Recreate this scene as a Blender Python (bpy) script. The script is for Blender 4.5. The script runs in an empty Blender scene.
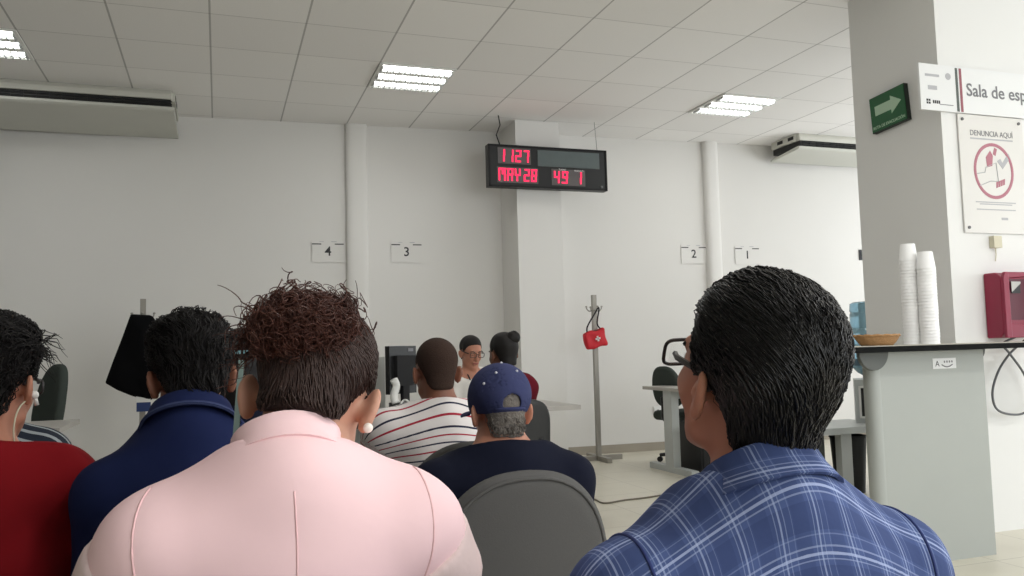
import bpy, bmesh, math, random
import numpy as np
from mathutils import Vector, Matrix, Euler

random.seed(7)
rng = np.random.default_rng(11)
C = bpy.context.scene.collection
PI = math.pi

# ------------------------------------------------------------------ camera
FPX = 835.0                      # focal length in pixels of the 1024 x 576 frame
PITCH, ROLL, YAW, CAMZ = 0.07388, -0.02574, 0.33878, 1.085
_fw = Vector((math.sin(YAW) * math.cos(PITCH), math.cos(YAW) * math.cos(PITCH), math.sin(PITCH)))
_r0 = Vector((math.cos(YAW), -math.sin(YAW), 0))
_u0 = _r0.cross(_fw)
_r = _r0 * math.cos(ROLL) + _u0 * math.sin(ROLL)
_u = -_r0 * math.sin(ROLL) + _u0 * math.cos(ROLL)
CAM = Vector((0, 0, CAMZ))
cam_data = bpy.data.cameras.new('camera')
cam_data.sensor_width = 36.0
cam_data.lens = 36.0 * FPX / 1024.0
cam_data.clip_start = 0.05
cam = bpy.data.objects.new('camera', cam_data)
C.objects.link(cam)
cam.matrix_world = Matrix(((_r.x, _u.x, -_fw.x, CAM.x), (_r.y, _u.y, -_fw.y, CAM.y),
                           (_r.z, _u.z, -_fw.z, CAM.z), (0, 0, 0, 1)))
bpy.context.scene.camera = cam

def at(px, py, d=None, X=None, Y=None, Z=None):
    """Point in the room that lies on the line of sight of a photo position, at a known distance or plane."""
    v = _fw + _r * ((px - 512) / FPX) + _u * ((288 - py) / FPX)
    if X is not None: t = (X - CAM.x) / v.x
    elif Y is not None: t = (Y - CAM.y) / v.y
    elif Z is not None: t = (Z - CAM.z) / v.z
    else: t = d
    return CAM + v * t

# ------------------------------------------------------------------ world, daylight, exposure
world = bpy.data.worlds.new('world'); bpy.context.scene.world = world
world.use_nodes = True
world.node_tree.nodes['Background'].inputs[0].default_value = (0.80, 0.90, 1.0, 1)
world.node_tree.nodes['Background'].inputs[1].default_value = 0.6
vs = bpy.context.scene.view_settings
vs.view_transform = 'Standard'; vs.look = 'None'; vs.gamma = 1.0; vs.use_curve_mapping = False
vs.exposure = 0.24
CEIL = 3.30
def area(name, loc, rot, sx, sy, power, col=(1, 1, 1)):
    l = bpy.data.lights.new(name, 'AREA'); l.shape = 'RECTANGLE'; l.size = sx; l.size_y = sy
    l.energy = power; l.color = col
    o = bpy.data.objects.new(name, l); C.objects.link(o); o.location = loc; o.rotation_euler = rot
    return o
# daylight through the shop windows on the right hand side and behind the waiting room
area('daylight_right', (8.45, 3.6, 1.75), (0, PI / 2 + .28, 0), 2.1, 6.6, 135, (0.94, 0.972, 1.0))
area('daylight_rear', (4.6, -3.35, 1.75), (PI / 2 + .22, 0, 0), 6.4, 2.2, 125, (0.94, 0.972, 1.0))

# ------------------------------------------------------------------ materials
def S(r, g, b):
    f = lambda c: (c / 12.92 if c <= 0.04045 else ((c + 0.055) / 1.055) ** 2.4)
    return (f(r / 255), f(g / 255), f(b / 255), 1)

def mat(name, col, rough=0.6, metal=0.0, var=0.0, scale=40.0, bump=0.0, bscale=None, spec=0.5, emit=None, estr=0.0, sss=0.0, trans=0.0, alpha=1.0, stretch=None):
    m = bpy.data.materials.new(name); m.use_nodes = True
    nt = m.node_tree; b = nt.nodes['Principled BSDF']
    b.inputs['Base Color'].default_value = col
    b.inputs['Roughness'].default_value = rough
    b.inputs['Metallic'].default_value = metal
    b.inputs['Specular IOR Level'].default_value = spec
    if sss: 
        b.inputs['Subsurface Weight'].default_value = sss
        b.inputs['Subsurface Radius'].default_value = (0.012, 0.005, 0.003)
        b.inputs['Subsurface Scale'].default_value = 1.0
    if trans: b.inputs['Transmission Weight'].default_value = trans
    if alpha < 1: b.inputs['Alpha'].default_value = alpha
    if emit: 
        b.inputs['Emission Color'].default_value = emit; b.inputs['Emission Strength'].default_value = estr
    if var or bump:
        tc = nt.nodes.new('ShaderNodeTexCoord')
        src = tc.outputs['Object']
        if stretch:
            mp = nt.nodes.new('ShaderNodeMapping'); mp.inputs['Scale'].default_value = stretch
            nt.links.new(src, mp.inputs['Vector']); src = mp.outputs[0]
    if var:
        n = nt.nodes.new('ShaderNodeTexNoise'); n.inputs['Scale'].default_value = scale; n.inputs['Detail'].default_value = 4
        nt.links.new(src, n.inputs['Vector'])
        mx = nt.nodes.new('ShaderNodeMix'); mx.data_type = 'RGBA'
        mx.inputs[6].default_value = tuple(c * (1 - var) for c in col[:3]) + (1,)
        mx.inputs[7].default_value = tuple(min(1, c * (1 + var)) for c in col[:3]) + (1,)
        nt.links.new(n.outputs['Fac'], mx.inputs[0]); nt.links.new(mx.outputs[2], b.inputs['Base Color'])
    if bump:
        n2 = nt.nodes.new('ShaderNodeTexNoise'); n2.inputs['Scale'].default_value = bscale or scale; n2.inputs['Detail'].default_value = 3
        nt.links.new(src, n2.inputs['Vector'])
        bp = nt.nodes.new('ShaderNodeBump'); bp.inputs['Strength'].default_value = bump; bp.inputs['Distance'].default_value = 0.01
        nt.links.new(n2.outputs['Fac'], bp.inputs['Height']); nt.links.new(bp.outputs[0], b.inputs['Normal'])
    return m

def nmath(nt, op, a, b=None, c=None):
    n = nt.nodes.new('ShaderNodeMath'); n.operation = op
    for i, v in enumerate((a, b, c)):
        if v is None: continue
        if isinstance(v, (int, float)): n.inputs[i].default_value = v
        else: nt.links.new(v, n.inputs[i])
    return n.outputs[0]

def nmix(nt, fac, a, b):
    n = nt.nodes.new('ShaderNodeMix'); n.data_type = 'RGBA'
    nt.links.new(fac, n.inputs[0]) if not isinstance(fac, (int, float)) else setattr(n.inputs[0], 'default_value', fac)
    for i, v in ((6, a), (7, b)):
        if isinstance(v, tuple): n.inputs[i].default_value = v
        else: nt.links.new(v, n.inputs[i])
    return n.outputs[2]

def step_mask(nt, coord, period, pos, width):
    fr = nmath(nt, 'FRACT', nmath(nt, 'ADD', nmath(nt, 'DIVIDE', coord, period), 0.5 - pos))
    d = nmath(nt, 'ABSOLUTE', nmath(nt, 'SUBTRACT', fr, 0.5))
    return nmath(nt, 'LESS_THAN', d, width / 2)

U0, V0 = 2.0912, 11.1452         # where the ceiling grid starts
def ceiling_material():
    m = bpy.data.materials.new('ceiling_tiles'); m.use_nodes = True; nt = m.node_tree; b = nt.nodes['Principled BSDF']
    b.inputs['Roughness'].default_value = 0.85; b.inputs['Specular IOR Level'].default_value = 0.2
    tc = nt.nodes.new('ShaderNodeTexCoord'); sp = nt.nodes.new('ShaderNodeSeparateXYZ'); nt.links.new(tc.outputs['Object'], sp.inputs[0])
    x = nmath(nt, 'ADD', sp.outputs[0], 0.61 * (U0 + 40)); y = nmath(nt, 'ADD', sp.outputs[1], -0.61 * V0 + 0.61 * 60)
    lx = step_mask(nt, x, 0.61, 0.0, 0.021); ly = step_mask(nt, y, 0.61, 0.0, 0.015)
    cv = nt.nodes.new('ShaderNodeCombineXYZ')
    nt.links.new(nmath(nt, 'FLOOR', nmath(nt, 'DIVIDE', x, 0.61)), cv.inputs[0]); nt.links.new(nmath(nt, 'FLOOR', nmath(nt, 'DIVIDE', y, 0.61)), cv.inputs[1])
    wn = nt.nodes.new('ShaderNodeTexWhiteNoise'); wn.noise_dimensions = '2D'; nt.links.new(cv.outputs[0], wn.inputs['Vector'])
    no = nt.nodes.new('ShaderNodeTexNoise'); no.inputs['Scale'].default_value = 130; nt.links.new(tc.outputs['Object'], no.inputs['Vector'])
    base = nmix(nt, wn.outputs['Value'], S(238, 236, 234), S(245, 243, 241))
    base = nmix(nt, nmath(nt, 'MULTIPLY', no.outputs['Fac'], 0.12), base, S(160, 158, 152))
    c = nmix(nt, nmath(nt, 'MULTIPLY', lx, 0.5), base, S(90, 88, 84)); c = nmix(nt, nmath(nt, 'MULTIPLY', ly, 0.34), c, S(110, 108, 104))
    nt.links.new(c, b.inputs['Base Color'])
    bp = nt.nodes.new('ShaderNodeBump'); bp.inputs['Strength'].default_value = 0.15; bp.inputs['Distance'].default_value = 0.01
    nt.links.new(no.outputs['Fac'], bp.inputs['Height']); nt.links.new(bp.outputs[0], b.inputs['Normal'])
    return m

def floor_material():
    m = bpy.data.materials.new('floor_tiles'); m.use_nodes = True; nt = m.node_tree; b = nt.nodes['Principled BSDF']
    b.inputs['Roughness'].default_value = 0.32
    tc = nt.nodes.new('ShaderNodeTexCoord'); sp = nt.nodes.new('ShaderNodeSeparateXYZ'); nt.links.new(tc.outputs['Object'], sp.inputs[0])
    lx = step_mask(nt, sp.outputs[0], 0.5, 0.15, 0.012); ly = step_mask(nt, sp.outputs[1], 0.5, 0.3, 0.012)
    no = nt.nodes.new('ShaderNodeTexNoise'); no.inputs['Scale'].default_value = 2.4; no.inputs['Detail'].default_value = 6; nt.links.new(tc.outputs['Object'], no.inputs['Vector'])
    base = nmix(nt, no.outputs['Fac'], S(198, 192, 174), S(226, 221, 205))
    c = nmix(nt, nmath(nt, 'MULTIPLY', nmath(nt, 'MAXIMUM', lx, ly), 0.5), base, S(140, 132, 116))
    nt.links.new(c, b.inputs['Base Color'])
    return m

def pattern_mat(name, build, rough=0.85, bump=0.12):
    """Cloth whose woven pattern follows the garment (the 'pat' attribute runs across and down the cloth)."""
    m = bpy.data.materials.new(name); m.use_nodes = True; nt = m.node_tree; b = nt.nodes['Principled BSDF']
    b.inputs['Roughness'].default_value = rough; b.inputs['Specular IOR Level'].default_value = 0.2
    a = nt.nodes.new('ShaderNodeAttribute'); a.attribute_name = 'pat'
    sp = nt.nodes.new('ShaderNodeSeparateXYZ'); nt.links.new(a.outputs['Vector'], sp.inputs[0])
    nt.links.new(build(nt, sp.outputs[0], sp.outputs[1]), b.inputs['Base Color'])
    tc = nt.nodes.new('ShaderNodeTexCoord')
    n2 = nt.nodes.new('ShaderNodeTexNoise'); n2.inputs['Scale'].default_value = 26; n2.inputs['Detail'].default_value = 3
    nt.links.new(tc.outputs['Object'], n2.inputs['Vector'])
    bp = nt.nodes.new('ShaderNodeBump'); bp.inputs['Strength'].default_value = bump; bp.inputs['Distance'].default_value = 0.02
    nt.links.new(n2.outputs['Fac'], bp.inputs['Height']); nt.links.new(bp.outputs[0], b.inputs['Normal'])
    return m

def plaid(nt, u, v):
    p = 0.043
    c = nmix(nt, nmath(nt, 'MULTIPLY', step_mask(nt, u, p, 0.55, 0.42), 0.40), S(76, 92, 138), S(54, 68, 110))
    c = nmix(nt, nmath(nt, 'MULTIPLY', step_mask(nt, v, p * 1.1, 0.55, 0.42), 0.40), c, S(48, 61, 102))
    for pos, w, s in ((0.0, 0.045, 0.50), (0.12, 0.025, 0.30), (-0.12, 0.025, 0.30), (0.30, 0.02, 0.16)):
        c = nmix(nt, nmath(nt, 'MULTIPLY', step_mask(nt, u, p, pos, w), s), c, S(176, 190, 224))
    for pos, w, s in ((0.0, 0.050, 0.62), (0.11, 0.028, 0.36), (-0.11, 0.028, 0.36), (0.28, 0.02, 0.18)):
        c = nmix(nt, nmath(nt, 'MULTIPLY', step_mask(nt, v, p * 1.1, pos, w), s), c, S(182, 195, 228))
    return c

def tee_stripes(nt, u, v):
    c = nmix(nt, step_mask(nt, v, 0.050, 0.0, 0.10), S(226, 220, 218), S(44, 46, 66))
    return nmix(nt, step_mask(nt, v, 0.050, 0.5, 0.10), c, S(164, 44, 62))

def sailor_stripes(nt, u, v):
    return nmix(nt, step_mask(nt, v, 0.020, 0.0, 0.30), S(40, 46, 58), S(160, 166, 170))

M = {}
M['wall'] = mat('wall_paint', S(225, 223, 219), 0.75, var=0.025, scale=1.3, spec=0.25)
M['wall_side'] = mat('side_wall_low_bounce', S(150, 152, 150), 0.75, var=0.03, scale=1.3, spec=0.25)  # mid-grey chosen for the unseen left wall to cut the light it bounces
M['wall_white'] = mat('pillar_paint', S(232, 232, 230), 0.7, var=0.02, scale=2, spec=0.25)
M['ceiling'] = ceiling_material(); M['floor'] = floor_material()
M['base'] = mat('baseboard_tile', S(160, 152, 138), 0.5, var=0.08, scale=6)
M['fit_white'] = mat('fixture_white', S(228, 228, 224), 0.4)
M['tube'] = mat('lamp_tube', (1, 1, 1, 1), 0.4, emit=(0.97, 1, 0.98, 1), estr=6.0)
M['louvre'] = mat('louvre_metal', S(215, 218, 218), 0.25, metal=0.6)
M['ac_body'] = mat('ac_plastic', S(205, 204, 194), 0.5, var=0.04, scale=3)
M['ac_dark'] = mat('ac_dark', S(22, 22, 20), 0.6)
M['ac_tray'] = mat('ac_tray', S(198, 198, 190), 0.5, var=0.04, scale=3)
M['black_plastic'] = mat('black_plastic', S(20, 21, 22), 0.45, var=0.1, scale=30)
M['black_matte'] = mat('black_matte', S(16, 16, 18), 0.8, var=0.15, scale=30)
M['led_red'] = mat('led_red', S(120, 10, 30), 0.5, emit=S(255, 38, 84), estr=1.5)
M['led_pane'] = mat('led_pane', S(96, 92, 92), 0.35, var=0.1, scale=80)
M['lcd_pane'] = mat('lcd_pane', S(92, 102, 102), 0.3, var=0.08, scale=20)
M['ink'] = mat('dark_ink', S(44, 44, 46), 0.6)
M['ink_grey'] = mat('grey_ink', S(120, 120, 124), 0.6)
M['ink_pale'] = mat('pale_ink', S(178, 178, 182), 0.6)
M['acrylic'] = mat('white_acrylic', S(224, 222, 218), 0.3)
M['sign_white'] = mat('sign_white', S(232, 233, 233), 0.35)
M['green'] = mat('evac_green', S(8, 88, 44), 0.45, var=0.05, scale=20)
M['dark_green'] = mat('evac_edge', S(12, 26, 20), 0.5)
M['pale_green'] = mat('evac_arrow', S(176, 204, 178), 0.5)
M['stripe_red'] = mat('stripe_red', S(150, 88, 98), 0.5)
M['stripe_dark'] = mat('stripe_dark', S(84, 92, 88), 0.5)
M['pink_ink'] = mat('maroon_ink', S(176, 112, 126), 0.5)
M['screw'] = mat('screw_metal', S(110, 110, 110), 0.35, metal=0.8)
M['maroon'] = mat('phone_maroon', S(136, 18, 54), 0.35, var=0.06, scale=12)
M['maroon_dark'] = mat('phone_maroon_dark', S(86, 14, 38), 0.45)
M['steel'] = mat('brushed_steel', S(168, 166, 160), 0.4, metal=0.75, var=0.06, scale=20)
M['cord'] = mat('grey_cord', S(98, 100, 102), 0.45, metal=0.3)
M['beige'] = mat('beige_plastic', S(206, 200, 176), 0.5)
M['counter_grey'] = mat('counter_laminate', S(168, 172, 168), 0.5, var=0.03, scale=4)
M['counter_dark'] = mat('counter_edge', S(12, 13, 13), 0.6, var=0.25, scale=30, spec=0.08)
M['counter_top'] = mat('counter_top', S(180, 176, 164), 0.35, var=0.1, scale=60)
M['bracket'] = mat('bracket_grey', S(96, 100, 98), 0.5)
M['foam'] = mat('foam_cup', S(252, 252, 251), 0.7, sss=0.0)
M['wicker'] = mat('wicker', S(176, 134, 88), 0.75, var=0.3, scale=60, bump=0.6, bscale=90, stretch=(1, 1, 5))
M['jug'] = mat('jug_blue', S(150, 190, 206), 0.12, trans=0.35, spec=0.5, var=0.1, scale=6)
M['jug_dark'] = mat('jug_label', S(66, 92, 108), 0.5)
M['cooler'] = mat('cooler_plastic', S(186, 190, 188), 0.45)
M['desk_top'] = mat('desk_top', S(176, 172, 166), 0.45, var=0.05, scale=5)
M['desk_leg'] = mat('desk_leg_dark', S(72, 70, 70), 0.5)
M['desk_leg_light'] = mat('desk_leg_light', S(186, 190, 188), 0.45)
M['rack'] = mat('rack_metal', S(158, 154, 146), 0.4, metal=0.5, var=0.05, scale=8)
M['bag_red'] = mat('bag_red', S(196, 20, 36), 0.65, var=0.12, scale=30, bump=0.2, bscale=40)
M['cross_white'] = mat('cross_white', S(240, 226, 224), 0.6)
M['strap'] = mat('bag_strap', S(38, 34, 38), 0.8)
M['bag_black'] = mat('bag_black', S(8, 8, 10), 0.9, var=0.2, scale=14, bump=0.3, bscale=16, spec=0.1)
M['chair_grey'] = mat('chair_fabric', S(92, 91, 90), 0.95, var=0.06, scale=260, bump=0.1, bscale=300, spec=0.1)
M['chair_grey_green'] = mat('chair_fabric_dark', S(66, 72, 68), 0.95, var=0.08, scale=200, spec=0.1)
M['chair_metal'] = mat('chair_metal', S(36, 36, 38), 0.45, metal=0.3)
M['screen_grey'] = mat('screen_grey', S(176, 178, 174), 0.6, var=0.03, scale=6)
M['skin_tan'] = mat('skin_tan', S(184, 128, 105), 0.5, sss=0.10, var=0.10, scale=22, spec=0.35)
M['skin_brown'] = mat('skin_brown', S(130, 86, 68), 0.5, sss=0.10, var=0.10, scale=22, spec=0.35)
M['skin_fair'] = mat('skin_fair', S(200, 152, 130), 0.5, sss=0.12, var=0.08, scale=22, spec=0.35)
M['skin_dark'] = mat('skin_deep', S(108, 72, 56), 0.5, sss=0.08, var=0.10, scale=22, spec=0.35)
M['lip'] = mat('lip', S(150, 72, 70), 0.45)
M['eye_white'] = mat('eye_white', S(225, 222, 216), 0.25)
M['eye_dark'] = mat('eye_dark', S(30, 20, 16), 0.2)
M['hair_black'] = mat('hair_black', S(17, 15, 15), 0.40, var=0.3, scale=60, spec=0.45)
M['hair_scalp'] = mat('hair_undercoat', S(18, 16, 16), 0.85, var=0.2, scale=200, bump=0.5, bscale=260, spec=0.15)
M['hair_soft'] = mat('hair_soft_black', S(20, 17, 17), 0.6, var=0.3, scale=80, spec=0.3)
M['hair_brown'] = mat('hair_brown', S(54, 37, 32), 0.55, var=0.3, scale=60, spec=0.3)
M['hair_brown_scalp'] = mat('hair_brown_scalp', S(50, 36, 33), 0.6, var=0.3, scale=120, bump=0.5, bscale=200, spec=0.3)
M['hair_curl'] = mat('hair_curl', S(74, 42, 33), 0.5, var=0.5, scale=30, spec=0.35)
M['hair_grey'] = mat('hair_grey', S(118, 112, 106), 0.7, var=0.45, scale=70, bump=0.6, bscale=140, spec=0.2)
M['hair_buzz'] = mat('hair_buzz', S(58, 44, 38), 0.9, var=0.25, scale=200, bump=0.3, bscale=260, spec=0.15)
M['pink'] = mat('pink_cloth', S(250, 214, 217), 0.9, var=0.03, scale=9, bump=0.10, bscale=14, spec=0.15)
M['pink_lining'] = mat('pink_lining', S(222, 200, 198), 0.9, var=0.04, scale=20, bump=0.2, bscale=26, spec=0.15)
M['pink_seam'] = mat('pink_seam', S(238, 194, 196), 0.9)
M['plaid'] = pattern_mat('plaid_cloth', plaid)
M['plaid_seam'] = mat('plaid_seam', S(38, 52, 104), 0.9)
M['navy_polo'] = mat('navy_polo', S(24, 33, 70), 0.9, var=0.08, scale=12, bump=0.14, bscale=16, spec=0.15)
M['polo_edge'] = mat('polo_edge', S(44, 54, 92), 0.9)
M['navy_tee'] = mat('navy_tee', S(19, 22, 38), 0.9, var=0.08, scale=12, bump=0.14, bscale=16, spec=0.15)
M['red_cloth'] = mat('red_cloth', S(128, 18, 26), 0.9, var=0.08, scale=12, bump=0.16, bscale=14, spec=0.15)
M['maroon_cloth'] = mat('maroon_cloth', S(96, 22, 34), 0.9, var=0.08, scale=12, spec=0.15)
M['white_cloth'] = mat('white_blouse', S(226, 222, 216), 0.9, var=0.05, scale=18, bump=0.2, bscale=22, spec=0.15)
M['tee'] = pattern_mat('striped_tee', tee_stripes)
M['sailor'] = pattern_mat('sailor_stripe', sailor_stripes)
M['trouser_dark'] = mat('trouser_dark', S(34, 36, 44), 0.9, var=0.1, scale=16, bump=0.15, bscale=20)
M['trouser_jean'] = mat('trouser_jean', S(48, 60, 88), 0.9, var=0.12, scale=60, bump=0.15, bscale=20)
M['shoe'] = mat('shoe_leather', S(28, 24, 22), 0.45)
M['cap_navy'] = mat('cap_cloth', S(58, 63, 98), 0.9, var=0.08, scale=40, bump=0.12, bscale=60, spec=0.15)
M['cap_white'] = mat('cap_eyelet', S(205, 205, 212), 0.8)
M['pearl'] = mat('pearl', S(245, 238, 228), 0.2)
M['frame_dark'] = mat('glasses_frame', S(40, 36, 36), 0.35)
M['lens'] = mat('lens', S(235, 240, 240), 0.05, trans=0.9, alpha=0.08)
M['phone_edge'] = mat('phone_edge', S(120, 140, 136), 0.3, metal=0.3)
M['phone_glass'] = mat('phone_glass', S(20, 24, 28), 0.15)
M['clip'] = mat('hair_clip', S(110, 150, 156), 0.4)
M['white_plastic'] = mat('white_plastic', S(228, 228, 224), 0.45)
M['pc'] = mat('pc_case', S(24, 24, 26), 0.5)
M['bin'] = mat('bin_black', S(14, 15, 16), 0.6)
M['cable'] = mat('cable_grey', S(120, 112, 98), 0.6)
M['window_frame'] = mat('window_frame', S(180, 184, 186), 0.4, metal=0.4)
M['lanyard'] = mat('tag_blue', S(40, 60, 110), 0.7)

# ------------------------------------------------------------------ object helpers
def new_obj(name, me, m=None, parent=None):
    o = bpy.data.objects.new(name, me); C.objects.link(o)
    if m is not None: me.materials.append(m if not isinstance(m, str) else M[m])
    if parent is not None: o.parent = parent
    return o

def obj(name, bm, m, parent=None, smooth=None, bevel=0.0, seg=2):
    if bevel > 0:
        es = [e for e in bm.edges if len(e.link_faces) == 2 and e.calc_face_angle(0) > 0.6]
        bmesh.ops.bevel(bm, geom=es, offset=bevel, segments=seg, affect='EDGES', profile=0.5, clamp_overlap=True)
    me = bpy.data.meshes.new(name); bm.to_mesh(me); bm.free()
    if smooth is True:
        me.polygons.foreach_set('use_smooth', [True] * len(me.polygons))
    elif smooth is not None:
        me.polygons.foreach_set('use_smooth', [True] * len(me.polygons)); me.set_sharp_from_angle(angle=smooth)
    return new_obj(name, me, m, parent)

def thing(name, label, cat, loc=(0, 0, 0), rz=0.0, group=None):
    o = bpy.data.objects.new(name, None); C.objects.link(o); o.empty_display_size = 0.05
    o.location = loc; o.rotation_euler = (0, 0, rz); o['label'] = label; o['category'] = cat
    if group: o['group'] = group
    return o

def tag(o, label, cat, group=None):
    o['label'] = label; o['category'] = cat
    if group: o['group'] = group
    return o

def struct(name, bm, m, bevel=0.0, smooth=None):
    o = obj(name, bm, m, None, smooth, bevel); o['kind'] = 'structure'; return o

def dup(root, loc, rz=None, label=None):
    r = root.copy(); C.objects.link(r); r.location = loc
    if rz is not None: r.rotation_euler = (0, 0, rz)
    if label: r['label'] = label
    for ch in list(root.children):
        c = ch.copy(); C.objects.link(c); c.parent = r
        for g in list(ch.children):
            d = g.copy(); C.objects.link(d); d.parent = c
    return r

def NB(): return bmesh.new()

def box(bm, lo, hi, mtx=None):
    x0, y0, z0 = lo; x1, y1, z1 = hi
    vs_ = [bm.verts.new(p) for p in ((x0, y0, z0), (x1, y0, z0), (x1, y1, z0), (x0, y1, z0), (x0, y0, z1), (x1, y0, z1), (x1, y1, z1), (x0, y1, z1))]
    for f in ((0, 3, 2, 1), (4, 5, 6, 7), (0, 1, 5, 4), (1, 2, 6, 5), (2, 3, 7, 6), (3, 0, 4, 7)): bm.faces.new([vs_[i] for i in f])
    if mtx is not None: bmesh.ops.transform(bm, matrix=mtx, verts=vs_)
    return bm

def boxc(bm, c, s, mtx=None):
    return box(bm, [c[i] - s[i] / 2 for i in range(3)], [c[i] + s[i] / 2 for i in range(3)], mtx)

def prism(bm, pts, axis, a, b):
    """Polygon (two coordinates) swept along the axis from a to b."""
    def P(p, t):
        return {'x': (t, p[0], p[1]), 'y': (p[0], t, p[1]), 'z': (p[0], p[1], t)}[axis]
    A = [bm.verts.new(P(p, a)) for p in pts]; B = [bm.verts.new(P(p, b)) for p in pts]
    n = len(pts)
    bm.faces.new(A); bm.faces.new(B[::-1])
    for i in range(n): bm.faces.new([A[i], B[i], B[(i + 1) % n], A[(i + 1) % n]])
    bmesh.ops.recalc_face_normals(bm, faces=bm.faces[:])
    return bm

def tube(bm, pts, r, n=8, close=True, r2=None):
    pts = [Vector(p) for p in pts]
    rings = []; up = None
    for i, p in enumerate(pts):
        t = (pts[min(i + 1, len(pts) - 1)] - pts[max(i - 1, 0)]).normalized()
        if up is None:
            up = Vector((0, 0, 1)) if abs(t.z) < 0.9 else Vector((1, 0, 0))
        s = t.cross(up).normalized(); up = s.cross(t).normalized()
        rr = r if r2 is None else r + (r2 - r) * i / (len(pts) - 1)
        rings.append([bm.verts.new(p + (s * math.cos(2 * PI * k / n) + up * math.sin(2 * PI * k / n)) * rr) for k in range(n)])
    for a, b in zip(rings, rings[1:]):
        for k in range(n): bm.faces.new((a[k], a[(k + 1) % n], b[(k + 1) % n], b[k]))
    if close:
        bm.faces.new(rings[0][::-1]); bm.faces.new(rings[-1])
    return bm

def lathe(bm, prof, c=(0, 0, 0), n=24, cap=True, axis=None):
    c = Vector(c); rings = []
    for r, z in prof:
        ring = []
        for k in range(n):
            p = Vector((r * math.cos(2 * PI * k / n), r * math.sin(2 * PI * k / n), z))
            if axis is not None: p = axis @ p
            ring.append(bm.verts.new(c + p))
        rings.append(ring)
    for a, b in zip(rings, rings[1:]):
        for k in range(n): bm.faces.new((a[k], a[(k + 1) % n], b[(k + 1) % n], b[k]))
    if cap:
        bm.faces.new(rings[0][::-1]); bm.faces.new(rings[-1])
    return bm

def spline(pts, n=10):
    """Catmull-Rom points through pts."""
    P = [Vector(p) for p in pts]; P = [P[0] * 2 - P[1]] + P + [P[-1] * 2 - P[-2]]; out = []
    for i in range(1, len(P) - 2):
        for k in range(n):
            t = k / n; a, b, c, d = P[i - 1:i + 3]
            out.append(0.5 * ((2 * b) + (c - a) * t + (2 * a - 5 * b + 4 * c - d) * t * t + (3 * b - a - 3 * c + d) * t ** 3))
    out.append(P[-2]); return out

def text_obj(name, s, size, m, parent, mtx, depth=0.001, align='LEFT', bold=0.0, xs=1.0):
    cu = bpy.data.curves.new(name, 'FONT'); cu.body = s; cu.size = size; cu.extrude = depth; cu.align_x = align; cu.offset = bold
    cu.resolution_u = 3
    t = bpy.data.objects.new(name, cu); C.objects.link(t)
    dg = bpy.context.evaluated_depsgraph_get(); dg.update()
    me = bpy.data.meshes.new_from_object(t.evaluated_get(dg))
    bpy.data.objects.remove(t)
    me.name = name
    me.transform(mtx @ Matrix.Diagonal((xs, 1, 1, 1)))
    me.materials.clear()
    return new_obj(name, me, m, parent)
FRONT = Matrix(((1, 0, 0, 0), (0, 0, -1, 0), (0, 1, 0, 0), (0, 0, 0, 1)))      # lettering upright, facing the camera side (-Y)

# ------------------------------------------------------------------ signed distance modelling (bodies, clothes, cushions)
def V3(p): return np.array((p[0], p[1], p[2]), float)
def rc(P, a, b, ra, rb):
    a = V3(a); b = V3(b); ab = b - a
    t = np.clip(((P - a) @ ab) / max(ab @ ab, 1e-12), 0, 1)
    return np.sqrt((((P - a) - t[:, None] * ab) ** 2).sum(1)) - (ra + (rb - ra) * t)
def el(P, c, r, R=None):
    q = P - V3(c)
    if R is not None: q = q @ R
    r = np.array(r, float)
    k0 = np.sqrt(((q / r) ** 2).sum(1)); k1 = np.sqrt(((q / (r * r)) ** 2).sum(1)) + 1e-9
    return k0 * (k0 - 1) / k1
def rbox(P, c, h, rr, R=None):
    q = P - V3(c)
    if R is not None: q = q @ R
    q = np.abs(q) - (np.array(h, float) - rr)
    return np.sqrt((np.maximum(q, 0) ** 2).sum(1)) + np.minimum(q.max(1), 0) - rr
def smin(a, b, k):
    h = np.clip(0.5 + 0.5 * (b - a) / k, 0, 1); return b * (1 - h) + a * h - k * h * (1 - h)
def smax(a, b, k): return -smin(-a, -b, k)
def sm(k, *ds):
    d = ds[0]
    for e in ds[1:]: d = smin(d, e, k)
    return d
def grad(fn, P, e=0.002):
    g = np.stack([fn(P + np.eye(3)[i] * e) - fn(P - np.eye(3)[i] * e) for i in range(3)], 1)
    return g / (np.linalg.norm(g, axis=1, keepdims=True) + 1e-9)
def project(fn, P, level=0.0, it=4):
    for _ in range(it):
        P = P - grad(fn, P) * (fn(P) - level)[:, None]
    return P
def rotm(yaw=0, pitch=0, roll=0):
    """yaw: + turns to the left; pitch: + looks up; roll: + tips to the right shoulder. Columns are the right, forward and up axes."""
    return np.array(Matrix.Rotation(yaw, 3, 'Z') @ Matrix.Rotation(pitch, 3, 'X') @ Matrix.Rotation(roll, 3, 'Y'))

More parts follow.
